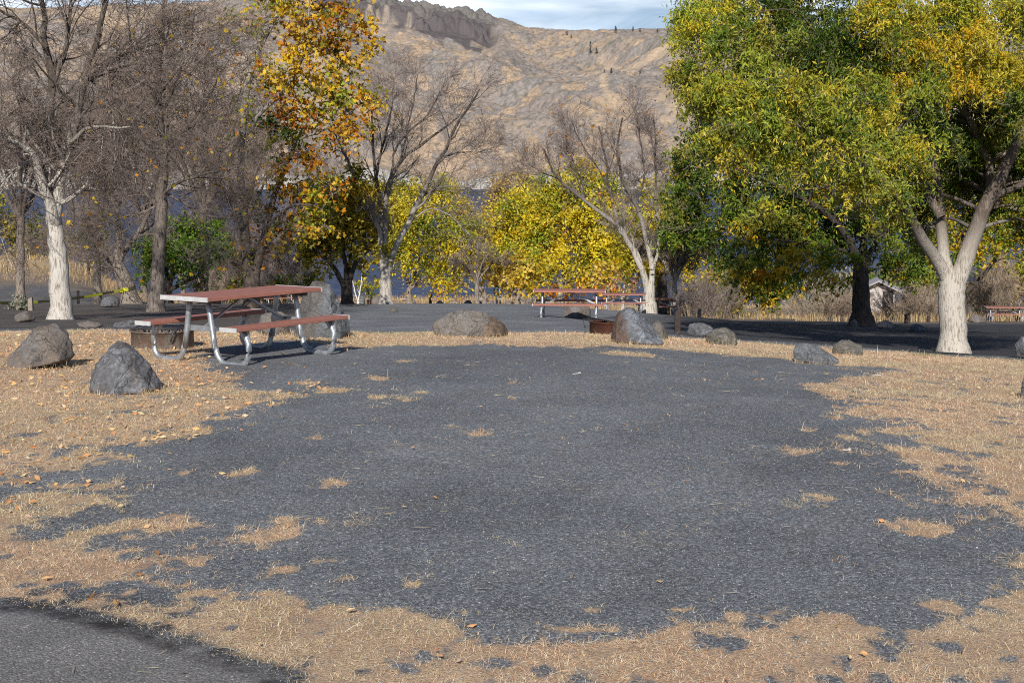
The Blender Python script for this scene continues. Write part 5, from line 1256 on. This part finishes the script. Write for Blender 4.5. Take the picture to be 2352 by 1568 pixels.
bush('tall tan yellow bush right of the forked white trunk', 2290, 92., [(2260,650,36,36),(2300,640,36,46),(2340,650,36,40),(2280,685,40,18),(2370,660,36,40),(2240,680,24,18)], [[((.48,.35,.17), 3), ((.40,.30,.12), 3), (OLV, 1.5)]], 304, .28, 1.3)
bush('low olive bush at the foot of the grass strip right of the middle', 1640, 104., [(1625,660,24,24),(1600,668,22,18),(1650,680,24,12)], [[((.30,.22,.12), 3), (OLV, 2), ((.2,.14,.1), 2)]], 305, .28, 1.2)
bush('grey green low bush beside the short pale post, far left', 48, 46., [(45,695,16,12),(58,700,12,10),(34,702,12,9)], SAGE, 306, .12, 1.4)
bush('dusty brown bush on the left grass bank', 60, 96., [(50,600,36,26),(85,610,30,22),(65,630,40,20),(30,620,30,18)], [[((.26,.20,.14), 3), ((.33,.27,.18), 2), (OLV, .7)]], 307, .25, 1.2)
bush('grey brown bush on the bank right of the whitish trunk', 208, 100., [(200,608,24,20),(222,615,20,16),(185,618,18,14)], [[((.30,.25,.20), 3), ((.22,.18,.14), 2)]], 308, .25, 1.1)
bush('olive and yellow bush right behind the front table, left of the sycamore', 545, 84., [(545,650,20,26),(560,665,18,18),(535,672,18,14),(620,665,26,18),(645,650,20,16)], [[(OLV, 3), (YEL, 1.4), (GREEN, 1.6), (RST, .5)]], 309, .22, 1.5)
bush('purple red bush left of the pale bare shrub, behind the front table', 478, 88., [(478,645,22,18),(495,660,16,12),(462,660,16,12)], [[((.16,.06,.07), 3), ((.22,.10,.09), 2)]], 310, .2, 1.3)
bush('light green bush left of the tall pointed boulder', 700, 92., [(690,660,24,18),(720,640,26,22),(735,665,22,16),(665,675,20,12)], [[(OLV, 3), (GREEN, 2), ((.33,.3,.12), 2)]], 311, .24, 1.4)
def bare_bush(label, px, d, h, wdt, seed, twig=TWIG_TAN, n=26):
    rng = np.random.default_rng(seed); b = B(px, d); by = HOR + (EYE - b[2]) / d * F; k = F / d; limbs = []
    for i in range(n):
        a = rng.uniform(-1, 1); x0 = px + a * wdt * k * .22; hh = h * rng.uniform(.6, 1.05) * (1 - .35 * a * a)
        limbs.append(([(x0, by), (x0 + a*wdt*k*.1 + rng.normal(0, 1), by - hh*k*.5), (x0 + a*wdt*k*.3 + rng.normal(0, 2), by - hh*k)], .022, .008, rng.uniform(-1, 1) * wdt * .45))
    rg = np.random.default_rng(seed); paths, rads = limb_paths(limbs, d, rg, n=7)
    base = np.array([b[0], b[1], b[2]]); t = root('bush', base, label, 'bush', 'bushes')
    c1 = grow(paths, rads, 12, .1, .6, .45, 5, .16, .05, rg, .5, .008, .15); c2 = grow(c1[0], c1[1], 9, .1, .6, .5, 4, .2, .04, rg, .5, .007, .15)
    V, Fs = cat_mesh([tube_arrays(paths, rads, 4)]); mk('stems', V - base, Fs, BARK_MID, t)
    V, Fs = cat_mesh([tube_arrays(*c1, 3), tube_arrays(*c2, 3)]); mk('crown', V - base, Fs, twig, t, smooth=False)
bare_bush('bare tan grey bush left of the hut', 1890, 80., 1.7, 4.4, 401, n=30)
bare_bush('bare brown bush between the dark trunk and the hut door', 1940, 84., 2.0, 3.5, 402, TWIG_BROWN)
bare_bush('wide bare tan bush right of the hut', 2075, 82., 2.0, 5.0, 403, n=34)
bare_bush('low bare tan bush just left of the forked white trunk', 2125, 76., 1.7, 3.6, 404)
bare_bush('tall fan shaped bare pale bush right of the forked white trunk', 2280, 88., 4.0, 3.6, 405, n=30)
bare_bush('large bare purple grey bush at the left end of the tree shade', 1600, 84., 3.0, 4.0, 406, TWIG_GREY, n=34)
bare_bush('bare grey bush behind the tree shade, left of the dry grass', 1655, 92., 2.6, 3.5, 407, TWIG_BROWN)
bare_bush('pale bare shrub with upright stems behind the front table', 510, 84., 2.4, 2.6, 408, TWIG_TAN)
bare_bush('bare grey shrub behind the front table, right of the sycamore', 640, 96., 3.0, 4.5, 409, TWIG_GREY, n=30)
bare_bush('bare brown shrub on the left bank crest', 100, 108., 3.0, 4.0, 410, TWIG_BROWN)
bare_bush('bare brown shrub at the bank edge beside the leaning tree', 235, 104., 3.0, 5.0, 411, TWIG_BROWN)

bare_bush('broad bare brown thicket behind the sycamore trunk', 600, 104., 6.5, 9., 412, TWIG_BROWN, n=40)
bare_bush('bare reddish brown thicket between the green tree and the sycamore', 500, 108., 6.0, 7., 413, TWIG_GREY, n=34)
# caution tape round the leaning trunk and off to the left
p0 = W(292, 664, 59.9); p1 = W(-260, 676, 46.)
u = np.linspace(0, 1, 60)[:, None]; path = p0 * (1 - u) + p1 * u; path[:, 2] -= (np.sin(np.pi * u[:, 0]) * .42)
wv = np.zeros_like(path); tw = np.sin(np.linspace(0, 22, 60)) * .35; wv[:, 2] = .05 * np.cos(tw); wv[:, 1] = .05 * np.sin(tw)
V = np.concatenate([path + wv, path - wv]); q = [(i, i+1, 61+i, 60+i) for i in range(59)]
a = np.linspace(0, 2*np.pi, 24); c0 = W(291.5, 664, 60.0); rr = .36
ring = np.stack([c0[0] + rr*np.cos(a), c0[1] + rr*np.sin(a), c0[2] + .06*np.cos(a)], 1)
V2 = np.concatenate([ring + (0, 0, .08), ring - (0, 0, .08)]); q2 = [(120+i, 121+i, 145+i, 144+i) for i in range(23)]
o = mk('caution_tape', np.concatenate([V, V2]), [np.array(q + q2)], TAPE, smooth=False); tag(o, 'yellow caution tape strung leftward from the leaning tree trunk', 'tape')

# --- pines on the far ridge
PINE = simple_mat('pine_needles', (.05, .06, .045), 1, 0, .2, .3); PTR = simple_mat('pine_trunk', (.08, .06, .05), 1)
def pine(px, py, hpx, label, seed):
    rng = np.random.default_rng(seed)
    r = ray(px, py); r = r / r[1]; d = np.linspace(2800, 5100, 4000); z = EYE + r[2]*d; t_ = hills_z(r[0]*d, d); i = np.argmax(z < t_)
    if z[i] >= t_[i]: i = int(np.argmax((t_ - z)[d < 4990]))
    dd = d[i]; base = np.array([r[0]*dd, dd, t_[i] - 1]); h = hpx / F * dd
    t = root('pine_tree', base, label, 'tree', 'pines on the far hillside')
    b = MB(); b.tube([(0,0,-2), (0,0,h*.5), (0,0,h)], [h*.022, h*.016, h*.005], 6); b.build('trunk', PTR, t)
    n = 260; u = rng.uniform(.18, 1, n); a = rng.uniform(0, 6.28, n); rr = h * .30 * (1.05 - u) ** .75 * rng.uniform(.4, 1.1, n)
    P = np.stack([rr*np.cos(a), rr*np.sin(a), u*h], 1)
    V, Fq, _ = leaf_quads(P, rng, np.full(n, h*.10), .6, flat=.4); mk('crown', V, [Fq], PINE, t, smooth=False)
for i, (px, py, hp, lb) in enumerate([(1414, 76, 16, 'taller left pine on the skyline right of the cliff'), (1454, 74, 13, 'right pine of the skyline pair'), (1356, 108, 13, 'upper pine of the dark pair on the hillside below the skyline'), (1356, 124, 14, 'lower pine of the dark pair on the hillside'), (1370, 125, 15, 'pine right of the dark hillside pair'),
    (1302, 82, 11, 'pine just under the skyline nearest the cliff end'), (1312, 88, 9, 'small pine beside the one nearest the cliff end'), (1404, 170, 14, 'lone pine halfway down the far hillside'), (1388, 168, 9, 'small pine left of the lone hillside pine'), (1470, 74, 9, 'small pine on the skyline far right of the pair'), (1510, 76, 9, 'pine on the skyline by the leafy tree edge'), (1535, 74, 11, 'last skyline pine before the leafy tree edge'), (1470, 170, 10, 'small pine low on the right part of the far hill')]):
    pine(px, py, hp, lb, 500 + i)

# --- small white scraps on the pad
SCRAP = simple_mat('white_scrap', (.55, .54, .51), .8, 0, 30, .12)
for i, (px, py, ln, lb) in enumerate([(1325, 860, .13, 'thin white stick lying on the gravel in front of the wide low boulder'), (2014, 864, .13, 'white scrap on the gravel tip near the grey wedge boulder'), (1945, 1036, .085, 'short white stick by the right grass edge of the pad')]):
    g = G(px, py); b = MB(); b.box((0, 0, .010), (ln * .36, .006, .004), bev=.003); b.box((ln * .22, .004, .017), (ln * .1, .007, .003), bev=.002)
    o = b.build('white_scrap', SCRAP, None, loc=[float(v) for v in g]); o.rotation_euler = (0, R(-3), R((18, -8, -14)[i])); tag(o, lb, 'scrap', 'white scraps on the gravel')
